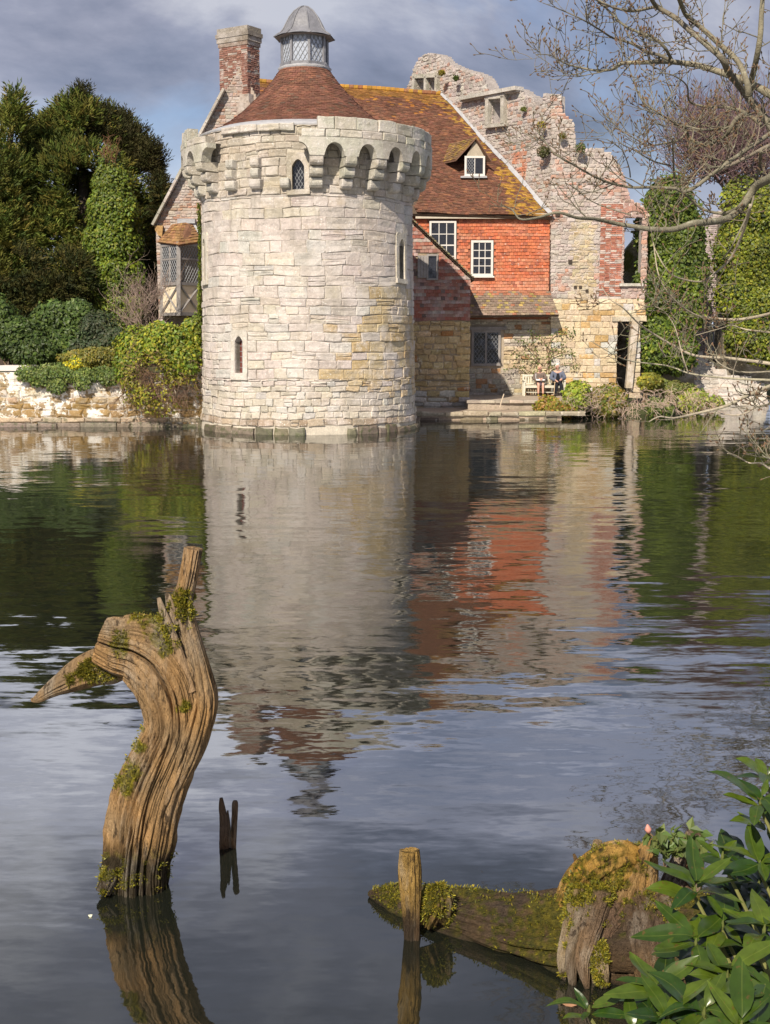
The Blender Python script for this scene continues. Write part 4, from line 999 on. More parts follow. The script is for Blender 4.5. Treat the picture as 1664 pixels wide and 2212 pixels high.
gs = masonry(LWS, [(lx0, .30), (lx1, .30), (lx1, 1.70), (-9, 1.72), (-12, 1.84), (lx0, 1.78)], (.2, .34), (.3, .75), lambda u, v: jit(mixc((.30, .20, .09), (.72, .66, .58), sstep(.75, 1.35, v + .25 * mnoise.noise((u * .9, v, 2)))), .15, rw), rw, (), .03, .02, worn=.045, ch=.05, gap=.012)
pieces(lwc, 'stone', gs, M['whitewash'], 200)
gs = []; x = lx0
while x < lx1:
    l = rw.uniform(.4, 1.3); gs.append(block(LWS, x + .01, x + l - .01, -.2, .13 + rw.uniform(-.03, .03), .16 + rw.uniform(-.04, .06), rw, jit((.22, .18, .14), .25, rw), worn=.02, ch=.03))
    l2 = l; gs.append(block(LWS, x + .15, x + l + .12, .15, .30, .05 + rw.uniform(-.03, .02), rw, jit((.42, .33, .24), .2, rw), worn=.02, ch=.03)); x += l
pieces(lwc, 'footing_stone', gs, M['wetstone'], 100)
a, b = W(5, 795, 44.6), W(75, 795, 44.6)
sl = thing('stone_slab', 'long white stone slab lying on top of the left wall', 'slab', (a.x, 44.6, a.z - .1)); MB().box((a.x, 44.3, a.z - .09), (b.x, 44.9, a.z + .10)).build('slab_top', M['white'], sl)
for i in range(2): xa = a.x + .15 + i * (b.x - a.x - .6); MB().box((xa, 44.4, a.z - .35), (xa + .3, 44.8, a.z - .095)).build('support', M['white'], sl)
pi = thing('drain_pipe', 'short clay drain pipe poking out of the left moat wall', 'pipe', tuple(W(353, 898, 43.6)))
p = W(353, 898, 43.6); m = MB()
mm = [(.085, 0), (.085, -.3), (.06, -.3), (.06, .0)]; V = []
for r, d in mm:
    for j in range(14): q = j / 14 * 2 * math.pi; V.append((p.x + r * math.cos(q), p.y + d + .1, p.z + r * math.sin(q)))
m.add(V, [(i * 14 + j, i * 14 + (j + 1) % 14, (i + 1) * 14 + (j + 1) % 14, (i + 1) * 14 + j) for i in range(3) for j in range(14)], (.42, .30, .22)); m.build('pipe', M['mortar'], pi)
# ================================================================ plants
NR = np.random.default_rng(7)
def unit(v): return v / (np.linalg.norm(v, axis=1, keepdims=True) + 1e-9)
def leaf_cloud(name, P, T, N, L, wd, tint, mat, parent, kind=None, fold=.12):
    """one small four sided leaf per row: position, direction, facing, length, width ratio"""
    P, T, N = np.asarray(P), unit(np.asarray(T)), np.asarray(N)
    B = unit(np.cross(N, T)); N = unit(np.cross(T, B)); L = np.asarray(L).reshape(-1, 1)
    V = np.empty((len(P), 4, 3))
    V[:, 0] = P; V[:, 1] = P + T * L * .45 + B * L * wd - N * L * fold; V[:, 2] = P + T * L; V[:, 3] = P + T * L * .45 - B * L * wd - N * L * fold
    V = V.reshape(-1, 3) - np.array(origin(parent) if parent else (0, 0, 0)); n = len(P)
    me = fast_mesh(name, V, np.arange(4 * n), np.arange(n) * 4, np.full(n, 4), np.repeat(np.asarray(tint), 4, axis=0))
    return link(name, me, mat, parent, kind)
def rnd_dirs(n): return unit(NR.normal(size=(n, 3)))
def tints(n, cols, var=.25):
    c = np.array(cols)[NR.integers(0, len(cols), n)]; return c * (1 + NR.uniform(-var, var, (n, 1))) * (1 + NR.uniform(-.08, .08, (n, 3)))
def lump_points(lumps, n, lo=.72, hi=1.05, front=True, gap=.0, freq=1.2, rug=.28):
    """points spread in the outer shell of overlapping lumps (centre, radii)"""
    C = np.array([l[0] for l in lumps], float); Rr = np.array([l[1] for l in lumps], float)
    w = (Rr[:, 0] * Rr[:, 2]); w = w / w.sum(); k = NR.choice(len(lumps), n, p=w); d = rnd_dirs(n)
    if front: d[:, 1] = np.where((d[:, 1] > .35) & (NR.random(n) < .75), -d[:, 1], d[:, 1])
    rad = lo + (hi - lo) * NR.random((n, 1)) ** .6
    P = C[k] + d * Rr[k] * rad; nrm = unit(d / Rr[k])
    # deep inside another lump: drop
    keep = np.ones(n, bool)
    for i in range(len(lumps)):
        q = (((P - C[i]) / Rr[i]) ** 2).sum(1); keep &= ~((q < .42) & (k != i))
    off = (vnoise(P * 1.3) + .6 * vnoise(P * 3.1)).reshape(-1, 1) * .6; P = P + nrm * off * rug
    if gap > 0:
        keep &= vnoise(P * freq) * .6 > (-.35 + gap)
    return P[keep], nrm[keep]
def LP(px, py, Y, rx, rz, ry=None):
    """a lump seen at this place of the photograph"""
    k = Y / F; p = W(px, py, Y); return ((p.x, p.y, p.z), (rx * k, (ry or min(rx, rz)) * k, rz * k))
def broad(name, lumps, n, size, cols, parent, mat='leaf', var=.28, up=.25, wd=.34, **kw):
    P, N = lump_points(lumps, n, **kw); k = len(P)
    N2 = unit(N + .75 * rnd_dirs(k) + np.array([0, -.15, up])); T = unit(np.cross(N2, rnd_dirs(k)) + np.array([0, 0, -.35]))
    # light and dark clumps of growth
    f = vnoise(P * 1.1).reshape(-1, 1) * .7
    t = tints(k, cols, var) * (1 + .45 * f)
    return leaf_cloud(name, P, T, N2, NR.uniform(.65, 1.35, k) * size, wd, np.clip(t, .004, 1), M[mat], parent)
def sprays(name, lumps, n, length, cols, parent, per=9, wd=.10, droop=-.15, upb=.5, mat='needle', **kw):
    """feathery sprays of a yew or cypress: short axes set with narrow leaflets"""
    P, N = lump_points(lumps, n, **kw); k = len(P)
    D = unit(N + .35 * rnd_dirs(k) + np.array([0, 0, upb])); Ls = NR.uniform(.6, 1.4, (k, 1)) * length
    f = vnoise(P * .7).reshape(-1, 1) * .7; base = tints(k, cols, .3) * (1 + .5 * f)
    PP, TT, NN, LL, CC_ = [], [], [], [], []
    for i in range(per):
        s = (i + .5) / per; side = unit(np.cross(D, N + .01)); sg = 1 if i % 2 else -1
        PP.append(P + D * Ls * s + np.array([0, 0, 1]) * (droop * Ls * s * s)); TT.append(unit(D * .8 + sg * side * .8 * (1 - s * .5) + .3 * rnd_dirs(k)))
        NN.append(unit(N + .5 * rnd_dirs(k))); LL.append(Ls[:, 0] * (.62 - .30 * s)); CC_.append(base * (.8 + .4 * s))
    return leaf_cloud(name, np.vstack(PP), np.vstack(TT), np.vstack(NN), np.concatenate(LL), wd, np.clip(np.vstack(CC_), .003, 1), M[mat], parent)
def trunk(parent, pts, r0, r1, c=(.10, .075, .055), name='trunk'):
    pts = catmull(pts, 4); MB().tube(pts, list(np.linspace(r0, r1, len(pts))), 9, c).build(name, M['bark'], parent, smooth=True)
def twigs(name, parent, roots, c, n, L, r, rng, up=.2, depth=2, gen=None, mat='twig'):
    """a tangle of bare twigs; roots is a list of (point, direction)"""
    m_ = MB()
    def grow(p, d, l, rad, k):
        pts = [p]; q = p.copy(); dd = d.copy(); st = 4
        for i in range(st):
            dd = (dd + Vector((rng.uniform(-1, 1), rng.uniform(-1, 1), rng.uniform(-1, 1))) * .28 + Vector((0, 0, up * .2))).normalized(); q = q + dd * (l / st); pts.append(q.copy())
        m_.tube(pts, list(np.linspace(rad, rad * .5, len(pts))), 4, jit(c, .25, rng), cap=False)
        if k > 0:
            for _ in range(3):
                j = rng.randint(1, 4); s = Vector((rng.uniform(-1, 1), rng.uniform(-1, 1), rng.uniform(-.4, 1))).normalized()
                grow(pts[j], (dd * .6 + s).normalized(), l * rng.uniform(.45, .75), rad * .6, k - 1)
    for i in range(n):
        p, d = roots[i % len(roots)] if gen is None else gen(rng)
        grow(Vector(p), Vector(d).normalized(), L * rng.uniform(.6, 1.3), r, depth)
    return m_.build(name, M[mat], parent)
# ---- left: yews, ivy clad column, shrubs
YEW = [(.095, .120, .022), (.125, .140, .026), (.070, .100, .022), (.16, .145, .03)]
def base_of(px, Y): return (W(px, 760, Y).x, Y, 1.7)
y1 = thing('yew_tree', 'huge dark yew, tallest crown left of the castle', 'tree', base_of(180, 61))
lum = [LP(172, 275, 61, 52, 52), LP(130, 330, 61, 66, 66), LP(215, 330, 62, 80, 75), LP(90, 400, 60.5, 62, 80), LP(170, 430, 60, 110, 110), LP(275, 400, 62, 62, 75), LP(120, 550, 59.5, 105, 120), LP(210, 560, 60, 110, 140), LP(305, 480, 62, 45, 80), LP(310, 590, 62, 45, 100)]
sprays('crown', lum, 15000, .58, YEW, y1, per=8, wd=.13, gap=.12, freq=.6, lo=.6)
P_ = [LP(p, q, 61, 13, 44) for p, q in ((170, 232), (184, 228), (150, 250), (120, 290), (205, 262), (236, 268), (255, 290), (276, 290), (296, 315), (310, 322), (330, 350), (345, 372), (72, 330), (95, 300))]
rs_ = random.Random(21)
for i in range(46):
    t_ = i / 45; px_ = 62 + 300 * t_; top_ = float(np.interp(px_, [62, 100, 150, 178, 230, 290, 340, 362], [345, 305, 262, 235, 272, 310, 365, 420])); P_.append(LP(px_ + rs_.uniform(-5, 5), top_ + rs_.uniform(-6, 34), 60.6, rs_.uniform(5, 9), rs_.uniform(24, 44)))
sprays('leading_shoots', P_, 6200, .42, [(.045, .046, .014), (.055, .05, .018)], y1, per=7, wd=.11, upb=1.1, lo=.1, hi=1.0)
trunk(y1, [(*base_of(190, 61)[:2], 1.2), W(190, 600, 61), W(180, 400, 61), W(175, 270, 61)], .6, .06)
y2 = thing('yew_tree', 'sparse dark conifer cut by the left edge of the picture', 'tree', base_of(10, 58))
lum = [LP(35, 250, 58, 20, 45), LP(20, 310, 58, 40, 55), LP(0, 400, 58, 66, 75), LP(15, 500, 58, 70, 80), LP(0, 620, 58, 80, 90)]
sprays('crown', lum, 4600, .55, YEW, y2, per=8, wd=.12, gap=.06, freq=.8, lo=.3, upb=.9, rug=.15)
trunk(y2, [(*base_of(10, 58)[:2], 1.2), W(12, 500, 58), W(22, 300, 58), W(34, 205, 58)], .35, .03)
y3 = thing('yew_tree', 'brown green yew bough hanging low over the left shrubs', 'tree', base_of(40, 55))
lum = [LP(30, 590, 54, 70, 55), LP(90, 640, 54, 75, 45), LP(-10, 660, 54, 60, 60), LP(150, 600, 55, 60, 60), LP(330, 640, 58, 40, 110), LP(350, 480, 60, 20, 80)]
sprays('crown', lum, 4600, .42, [(.06, .062, .016), (.085, .075, .02), (.035, .045, .014)], y3, per=8, wd=.12, gap=.15, freq=1.0, lo=.5, upb=.1)
trunk(y3, [(*base_of(40, 55)[:2], 1.2), W(40, 660, 55), W(60, 600, 55)], .25, .05)
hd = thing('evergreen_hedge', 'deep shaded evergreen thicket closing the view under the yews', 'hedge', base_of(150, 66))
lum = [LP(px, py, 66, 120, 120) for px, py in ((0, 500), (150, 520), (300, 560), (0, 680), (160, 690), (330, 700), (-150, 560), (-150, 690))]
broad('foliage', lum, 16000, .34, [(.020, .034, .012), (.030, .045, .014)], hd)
c1 = thing('ivy_column', 'bright green ivy clad pointed column of foliage in front of the dark yew', 'tree', base_of(247, 56))
lum = [LP(238, 350, 56, 22, 35), LP(242, 400, 56, 42, 50), LP(245, 460, 56, 56, 60), LP(245, 530, 56, 62, 65), LP(247, 600, 56, 68, 65), LP(250, 670, 56, 68, 60), LP(255, 720, 56, 60, 55), LP(258, 760, 55.5, 50, 36)]
broad('crown', lum, 27000, .135, [(.15, .20, .018), (.115, .17, .016), (.19, .22, .022), (.08, .125, .014)], c1, var=.35, wd=.40, lo=.82, hi=1.06, rug=.16)
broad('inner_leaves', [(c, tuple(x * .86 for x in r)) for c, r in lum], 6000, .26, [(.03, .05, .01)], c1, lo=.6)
trunk(c1, [(*base_of(247, 56)[:2], 1.2), W(247, 600, 56), W(240, 330, 56)], .3, .04)
twigs('dead_twigs', c1, [(W(236, 345, 56), (0, 0, 1))], (.24, .13, .07), 14, .7, .016, random.Random(3), gen=lambda r_: (W(236 + r_.uniform(-12, 12), 350 + r_.uniform(-10, 25), 55.6), (r_.uniform(-.5, .5), -.2, 1)))
def bush(label, lum, n, size, cols, Y, px, name='shrub', cat='shrub', stems=6, wd=.34, z=None, **kw):
    b_ = thing(name, label, cat, (W(px, 800, Y).x, Y, 1.6 if z is None else z))
    broad('foliage', lum, n, size, cols, b_, wd=wd, **kw)
    rb = random.Random(int(px)); mm = MB(); o = origin(b_)
    for i in range(stems):
        c, r = lum[i % len(lum)]; e = Vector(c) + Vector((rb.uniform(-.4, .4) * r[0], -r[1] * .3, rb.uniform(-.3, .4) * r[2])); s = Vector((o.x + rb.uniform(-.25, .25), o.y, o.z - .1)); mid = s.lerp(e, .5) + Vector((rb.uniform(-.2, .2), 0, rb.uniform(0, .2)))
        mm.tube(catmull([s, mid, e], 3), list(np.linspace(.035, .012, 7)), 5, jit((.22, .15, .09), .2, rb))
    mm.build('stems', M['bark'], b_); return b_
RHO = [(.055, .090, .018), (.080, .120, .022), (.04, .068, .014)]
bush('broad dark rhododendron at far left behind the moat wall', [LP(30, 730, 47.5, 60, 45), LP(-10, 700, 48, 50, 60), LP(70, 755, 47, 55, 35)], 7000, .16, RHO, 47.5, 25)
bush('tall dark green rhododendron left of the ivy column', [LP(125, 700, 49, 55, 55), LP(165, 690, 49, 40, 45), LP(110, 750, 48, 70, 40), LP(165, 750, 48, 60, 42)], 9000, .17, [(.06, .10, .020), (.09, .135, .026), (.045, .075, .016)], 48.5, 135)
bush('grey green shrub at the foot of the ivy column', [LP(215, 725, 48, 45, 50), LP(250, 745, 47.5, 40, 40), LP(195, 760, 47, 45, 30)], 5500, .13, [(.06, .085, .035), (.08, .09, .04), (.045, .07, .03)], 47.5, 220)
bush('low yellowish shrub behind the ivy on the wall', [LP(165, 772, 45.8, 45, 20), LP(215, 768, 45.8, 40, 22)], 2600, .11, [(.20, .19, .03), (.14, .15, .03), (.26, .22, .035)], 45.8, 190)
# flowering clump
fl_ = thing('yellow_flowers', 'small clump of bright yellow flowers on the left wall top', 'flowers', tuple(W(158, 792, 44.7)))
broad('petals', [LP(162, 783, 44.7, 9, 9), LP(145, 788, 44.7, 7, 6), LP(168, 790, 44.7, 9, 6)], 500, .07, [(.62, .52, .02), (.50, .45, .03), (.16, .2, .03)], fl_, wd=.45, lo=.3)
# bush hanging over the wall beside the tower
hb = thing('overhanging_shrub', 'yellow green shrub tumbling over the moat wall against the tower', 'shrub', (W(345, 800, 44).x, 44.3, 1.7))
lum = [LP(300, 745, 43.6, 48, 34), LP(365, 735, 43.4, 62, 40), LP(412, 715, 43.6, 28, 36), LP(280, 790, 43.4, 36, 40), LP(395, 775, 43.2, 40, 40)]
broad('foliage', lum, 9500, .125, [(.25, .28, .02), (.17, .25, .022), (.33, .32, .03), (.12, .19, .02)], hb, var=.35, lo=.55)
lum = [LP(300, 830, 43.2, 46, 50), LP(350, 850, 43.0, 62, 48), LP(395, 845, 43.1, 38, 50), LP(340, 800, 43.1, 60, 45)]
broad('lower_foliage', lum, 3600, .11, [(.28, .27, .025), (.33, .28, .03), (.20, .15, .05), (.18, .21, .02)], hb, var=.35, lo=.3, gap=.25, freq=1.6)
rb = random.Random(4)
twigs('bare_stems', hb, None, (.20, .125, .08), 90, .95, .012, rb, up=-.5, gen=lambda r_: (W(270 + r_.random() * 145, 775 + r_.random() * 70, 43.0 + r_.random() * .3), (r_.uniform(-.7, .7), -.2, r_.uniform(-1, .3))))
trunk(hb, [(W(365, 800, 43.6).x, 44, 1.5), W(368, 800, 43.1), W(376, 840, 42.95), W(372, 885, 43.1)], .035, .012, (.3, .2, .13), 'stem')
iv = thing('wall_ivy', 'glossy green ivy spilling over the top of the left moat wall', 'ivy', (W(140, 800, 43.6).x, 43.7, 1.7))
lum = [LP(60 + 22 * i, 806 + 5 * math.sin(i * 1.7), 43.5, 22, 14 + 6 * math.sin(i * .9 + .3), 9) for i in range(9)] + [LP(120, 828, 43.5, 20, 16, 6), LP(180, 822, 43.5, 16, 12, 6)]
broad('foliage', lum, 5200, .095, [(.10, .15, .03), (.14, .19, .04), (.07, .11, .025), (.2, .24, .06)], iv, wd=.42, lo=.6)
tv = thing('climbing_ivy', 'thin strand of yellow green ivy climbing the left edge of the tower', 'ivy', tuple(Vector(ST(deg(-84), 1.6, .1))))
Pv = []
for i in range(1500):
    z = 3.0 + 4.5 * NR.random(); a = -86 + 3.2 * NR.normal() * (.5 + .3 * math.sin(z * 3)); Pv.append((ST(deg(a), z, .06 + .1 * NR.random()), ST(deg(a), z, 1) - ST(deg(a), z, 0)))
k = len(Pv); Pn = np.array([list(p[0]) for p in Pv]); Nn = unit(np.array([list(p[1]) for p in Pv]) + .6 * rnd_dirs(k))
leaf_cloud('foliage', Pn, unit(np.cross(Nn, rnd_dirs(k))), Nn, NR.uniform(.06, .12, k), .4, tints(k, [(.24, .27, .03), (.17, .22, .03), (.12, .17, .025)]), M['leaf'], tv)
MB().tube([ST(deg(-85.5 + 1.2 * math.sin(i)), 1.6 + i * .42, .05) for i in range(15)], .02, 5, (.2, .15, .09)).build('stem', M['bark'], tv)
lum = [LP(425, 700, 43.4, 16, 30), LP(432, 650, 43.6, 9, 40)]
broad('foliage', lum, 700, .1, [(.2, .23, .03), (.13, .18, .025)], tv, lo=.3)
bt = thing('bare_thicket', 'pinkish grey bare thicket below the oriel window', 'thicket', (W(320, 700, 50).x, 50, 1.7))
twigs('twigs', bt, None, (.36, .27, .22), 80, 1.0, .012, random.Random(8), up=.5, gen=lambda r_: (W(280 + r_.random() * 58, 640 + r_.random() * 95, 50 + r_.random()), (r_.uniform(-.6, .9), -.2, r_.uniform(.1, 1))))
def stray(parent, lum, n, size, cols):
    broad('stray_shoots', lum, n, size, cols, parent, var=.35, wd=.3, lo=.95, hi=1.3, rug=.45, gap=.35, freq=.9)
# ---- right: ivy over the ruins
IVY = [(.11, .155, .016), (.08, .12, .014), (.15, .185, .02), (.055, .09, .012)]
iva = thing('ivy', 'dark green ivy smothering the turret right of the doorway', 'ivy', (W(1440, 800, 55).x, 54.9, .5))
lum = [LP(1448, 430, 55, 52, 46, 30), LP(1420, 500, 55, 50, 55, 30), LP(1470, 510, 55, 52, 60, 30), LP(1440, 580, 55, 66, 60, 34), LP(1500, 590, 55, 30, 60, 24), LP(1420, 640, 54.6, 56, 48, 36), LP(1470, 670, 54.8, 50, 55, 34), LP(1420, 740, 54.6, 50, 65, 34), LP(1465, 760, 54.6, 40, 50, 34), LP(1400, 610, 54.4, 34, 32, 30)]
broad('foliage', lum, 24000, .16, IVY, iva, var=.35, wd=.42, lo=.85, hi=1.06)
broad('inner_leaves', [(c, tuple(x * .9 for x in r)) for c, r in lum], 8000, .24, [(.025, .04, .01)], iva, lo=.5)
stray(iva, lum, 5000, .15, IVY)
ivb = thing('ivy', 'bright yellow green ivy mass filling the right edge', 'ivy', (W(1620, 760, 56.5).x, 56.4, .8))
lum = [LP(1610, 440, 56.5, 50, 55, 30), LP(1660, 460, 56.5, 60, 70, 34), LP(1590, 540, 56.5, 44, 70, 30), LP(1650, 570, 56.3, 70, 75, 36), LP(1600, 640, 56.3, 50, 60, 34), LP(1665, 680, 56, 70, 70, 40), LP(1610, 720, 56, 46, 50, 34), LP(1660, 750, 55.8, 50, 40, 34), LP(1730, 600, 56.3, 60, 160, 40)]
broad('foliage', lum, 24000, .15, [(.20, .225, .018), (.15, .185, .016), (.25, .26, .022), (.10, .13, .014)], ivb, var=.35, wd=.42, lo=.85, hi=1.06)
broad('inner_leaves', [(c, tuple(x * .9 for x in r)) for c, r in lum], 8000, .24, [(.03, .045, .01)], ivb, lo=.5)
stray(ivb, lum, 5000, .14, IVY)
# bank planting along the water
def bank(label, px, py, Y, rx, rz, n, cols, size=.13, name='bank_shrub', extra=()):
    return bush(label, [LP(px, py, Y, rx, rz)] + list(extra), n, size, cols, Y, px, name, 'shrub', 4, .38, .35, lo=.5, var=.4)
BRT = [(.20, .27, .025), (.26, .31, .035), (.14, .20, .02), (.34, .34, .05)]
ORG = [(.26, .24, .03), (.36, .22, .04), (.16, .19, .02), (.32, .18, .05)]
bank('round bright green shrub on the bank below the man', 1245, 855, 48.2, 32, 34, 4200, BRT, extra=[LP(1228, 868, 48.1, 20, 16)])
bank('low orange tinged shrub at the left end of the bank planting', 1190, 875, 48.0, 34, 20, 2600, ORG, extra=[LP(1215, 884, 47.7, 26, 18)])
bank('green and amber shrub in the middle of the bank', 1312, 862, 48.4, 36, 34, 4200, [(.12, .17, .022), (.2, .2, .03), (.28, .2, .04)])
bank('small dark green shrub low at the water edge', 1425, 880, 49.0, 28, 24, 2200, [(.09, .14, .02), (.14, .18, .025), (.06, .1, .015)])
bank('green shrub at the right end of the bank planting', 1500, 862, 51.0, 36, 24, 2600, BRT, extra=[LP(1540, 868, 52, 26, 14)])
bank('yellow leaved shrub in front of the ruined doorway', 1402, 822, 51.0, 30, 20, 1300, [(.30, .26, .03), (.22, .22, .03), (.16, .18, .02)])
bank('flat green groundcover right of the doorway', 1450, 838, 51.5, 55, 16, 1500, [(.14, .17, .03), (.2, .2, .05)])
db = thing('dead_growth', 'pinkish tangle of dead stems hanging over the bank', 'thicket', (W(1370, 870, 48.6).x, 48.8, .5))
def dgen(r_):
    t = r_.random(); px = 1225 + t * 330; Y = 48.0 + max(0, (px - 1400) / 150) * 2.4; return (W(px, 838 + r_.random() * 50, Y), (r_.uniform(-.8, .8), -.6, r_.uniform(-.9, .6)))
twigs('stems', db, None, (.50, .38, .30), 170, .46, .011, random.Random(12), up=-.7, gen=dgen)
# trained climber on the wall behind the bench
ec = thing('wall_climber', 'half bare trained climber with fresh leaves on the wall behind the bench', 'climber', (W(1165, 830, 53.7).x, 53.7, .6))
re_ = random.Random(6); mm = MB(); pts_l = []
br = [((1172, 836), (1165, 790), (1158, 760), (1150, 730), (1146, 712)), ((1175, 830), (1185, 780), (1180, 745), (1168, 725)), ((1170, 815), (1140, 800), (1120, 790), (1095, 800)), ((1172, 800), (1150, 775), (1125, 768), (1110, 760)),
      ((1180, 800), (1205, 790), (1230, 785), (1243, 795)), ((1180, 775), (1200, 752), (1215, 745)), ((1182, 760), (1195, 725), (1220, 718), (1238, 720)), ((1165, 780), (1135, 740), (1118, 735)), ((1175, 790), (1195, 770), (1225, 760), (1240, 765))]
for b_ in br:
    c = catmull([W(p[0], p[1], 53.72) for p in b_], 4); mm.tube(c, list(np.linspace(.022, .008, len(c))), 5, (.24, .15, .10))
    for q in c[2:]:
        for _ in range(5): pts_l.append((q[0] + re_.gauss(0, .09), q[1] - abs(re_.gauss(0, .07)), q[2] + re_.gauss(0, .09)))
mm.build('branches', M['bark'], ec); k = len(pts_l)
leaf_cloud('foliage', np.array(pts_l), rnd_dirs(k), unit(rnd_dirs(k) + np.array([0, -1, .5])), NR.uniform(.07, .13, k), .28, tints(k, [(.10, .15, .03), (.07, .11, .025), (.16, .2, .04)]), M['leaf'], ec)
# plants rooted in the ruin top
for i, (px, py, Y, r_, cc_, lb) in enumerate(((985, 167, 58.6, 10, (.12, .17, .03), 'round green tuft growing high on the ruined gable'), (955, 156, 59.2, 6, (.35, .28, .03), 'yellow tuft beside the double window of the ruined gable'), (1131, 235, 55.2, 7, (.16, .18, .03), 'green tuft right of the single ruined window'),
        (1168, 268, 54.0, 7, (.36, .29, .03), 'yellow lichened tuft below the square ruin pillar'), (1176, 327, 53.9, 9, (.12, .12, .04), 'dark round tuft halfway up the ruined wall'), (1218, 292, 53.7, 6, (.22, .19, .03), 'mossy tuft on the right shoulder of the ruin'), (1255, 318, 53.6, 12, (.14, .17, .04), 'row of wild plants on the low step of the ruin'))):
    t_ = thing('wall_plant', lb, 'plant', tuple(W(px, py, Y))); broad('foliage', [LP(px, py, Y - .15, r_, r_ * .8)], 420, .09, [cc_, tuple(x * .6 for x in cc_)], t_, lo=.2, wd=.3)
# far trees beyond the ruins
pt = thing('bare_tree', 'purple brown bare crowned tree far behind the ruins at right', 'tree', (W(1600, 600, 80).x, 80, 2))
rp = random.Random(17)
twigs('twigs', pt, None, (.20, .13, .13), 420, 2.6, .03, rp, up=.6, gen=lambda r_: (W(1575 + 95 * math.cos(r_.random() * 6.28) * r_.random() ** .5, 400 - 95 * r_.random() ** 1.2, 80 + r_.uniform(-2, 2)), (r_.uniform(-1, .7), -.2, r_.uniform(.0, 1))))
trunk(pt, [(W(1600, 600, 80).x, 80, 2), W(1605, 500, 80), W(1590, 400, 80), W(1570, 310, 80)], .5, .08, (.16, .11, .10))
for i in range(7): trunk(pt, [W(1600, 470, 80), W(1600 + 40 * math.cos(i), 400, 80), W(1600 + 110 * math.cos(i * .9 + .3), 330 - 12 * (i % 3), 80)], .16, .03, (.17, .12, .11), 'limb')
for i, (px, Y, h, lb) in enumerate(((1300, 95, 690, 'low far evergreen seen past the ruin'), (1720, 90, 560, 'far dark evergreen outside the right edge'), (1480, 100, 640, 'far evergreen behind the pale wall'), (-250, 80, 420, 'far dark tree outside the left edge'))):
    b_ = thing('far_tree', lb, 'tree', (W(px, 760, Y).x, Y, 2)); lum = [LP(px + dx, h + dy, Y, 60, 60) for dx, dy in ((0, 0), (-50, 40), (50, 40), (0, 70), (-40, 100), (40, 100))]
    broad('crown', lum, 3500, .4, [(.03, .045, .015), (.045, .06, .02)], b_); trunk(b_, [(W(px, 760, Y).x, Y, 1.5), W(px, h + 30, Y)], .4, .1)
# ================================================================ bench and two people
rp2 = random.Random(2)
BY = 52.9; GZ = .605
bx0, bx1 = W(1131, 850, BY).x, W(1222, 850, BY).x
bench = thing('garden_bench', 'pale painted slatted bench against the sunny wall', 'bench', ((bx0 + bx1) / 2, BY, GZ))
def bb(name, lo, hi): MB().box(lo, hi).build(name, M['benchwood'], bench)
for x in (bx0, bx1 - .07):
    bb('leg', (x, BY - .02, GZ), (x + .07, BY + .05, GZ + .62)); bb('leg', (x, BY + .43, GZ), (x + .07, BY + .50, GZ + .90)); bb('armrest', (x - .01, BY - .05, GZ + .622), (x + .08, BY + .428, GZ + .66))
bb('seat_rail', (bx0 + .072, BY, GZ + .34), (bx1 - .072, BY + .04, GZ + .41)); bb('stretcher', (bx0 + .072, BY + .2, GZ + .13), (bx1 - .072, BY + .24, GZ + .18))
for i in range(4): bb('seat_slat', (bx0 + .075, BY + .0 + i * .115, GZ + .412), (bx1 - .075, BY + .10 + i * .115, GZ + .435))
bb('top_rail', (bx0 + .072, BY + .44, GZ + .80), (bx1 - .072, BY + .49, GZ + .88)); bb('lower_rail', (bx0 + .072, BY + .44, GZ + .47), (bx1 - .072, BY + .49, GZ + .52))
n = 15
for i in range(n): x = bx0 + .12 + (bx1 - bx0 - .3) * i / (n - 1); bb('back_slat', (x, BY + .45, GZ + .522), (x + .055, BY + .48, GZ + .798))
def skinned(name, verts, edges, rad, mat, c, parent, sub=2, root=0):
    o0 = np.array(origin(parent)); me = bpy.data.meshes.new(name); me.from_pydata([tuple(np.array(v) - o0) for v in verts], edges, [])
    o = link(name, me, mat, parent); md = o.modifiers.new('skin', 'SKIN'); md.use_smooth_shade = True; md.branch_smoothing = .4
    lay = me.skin_vertices[0].data
    for i, r in enumerate(rad): lay[i].radius = (r, r) if not hasattr(r, '__len__') else r; lay[i].use_root = (i == root)
    s = o.modifiers.new('sub', 'SUBSURF'); s.levels = sub; s.render_levels = sub
    dg = bpy.context.evaluated_depsgraph_get(); ev = o.evaluated_get(dg); nm = bpy.data.meshes.new_from_object(ev)
    o.modifiers.clear(); o.data = nm; bpy.data.meshes.remove(me)
    if len(nm.materials) == 0: nm.materials.append(mat)
    a = nm.attributes.new('tint', 'FLOAT_COLOR', 'POINT'); t = np.ones((len(nm.vertices), 4), np.float32); t[:, :3] = c; a.data.foreach_set('color', t.ravel()); return o
def fingers(V, E, Rd, wrist, d, down):
    """a palm and five bent fingers grown from a wrist vertex"""
    w = Vector(V[wrist]); d = Vector(d).normalized(); dn = Vector(down).normalized(); sd = d.cross(dn).normalized()
    palm = len(V); V.append(w + d * .07); Rd.append((.036, .02)); E.append((wrist, palm))
    for k in range(4):
        b0 = w + d * .10 + sd * (.026 * (k - 1.5)); l = (.030, .036, .034, .026)[k]; i0 = len(V); V += [b0, b0 + d * l + dn * .012, b0 + d * l * 1.5 + dn * .035]; Rd += [.0095, .009, .008]; E += [(palm, i0), (i0, i0 + 1), (i0 + 1, i0 + 2)]
    t0 = len(V); b0 = w + d * .05 + sd * .045; V += [b0, b0 + d * .03 + sd * .012 + dn * .012]; Rd += [.011, .009]; E += [(palm, t0), (t0, t0 + 1)]
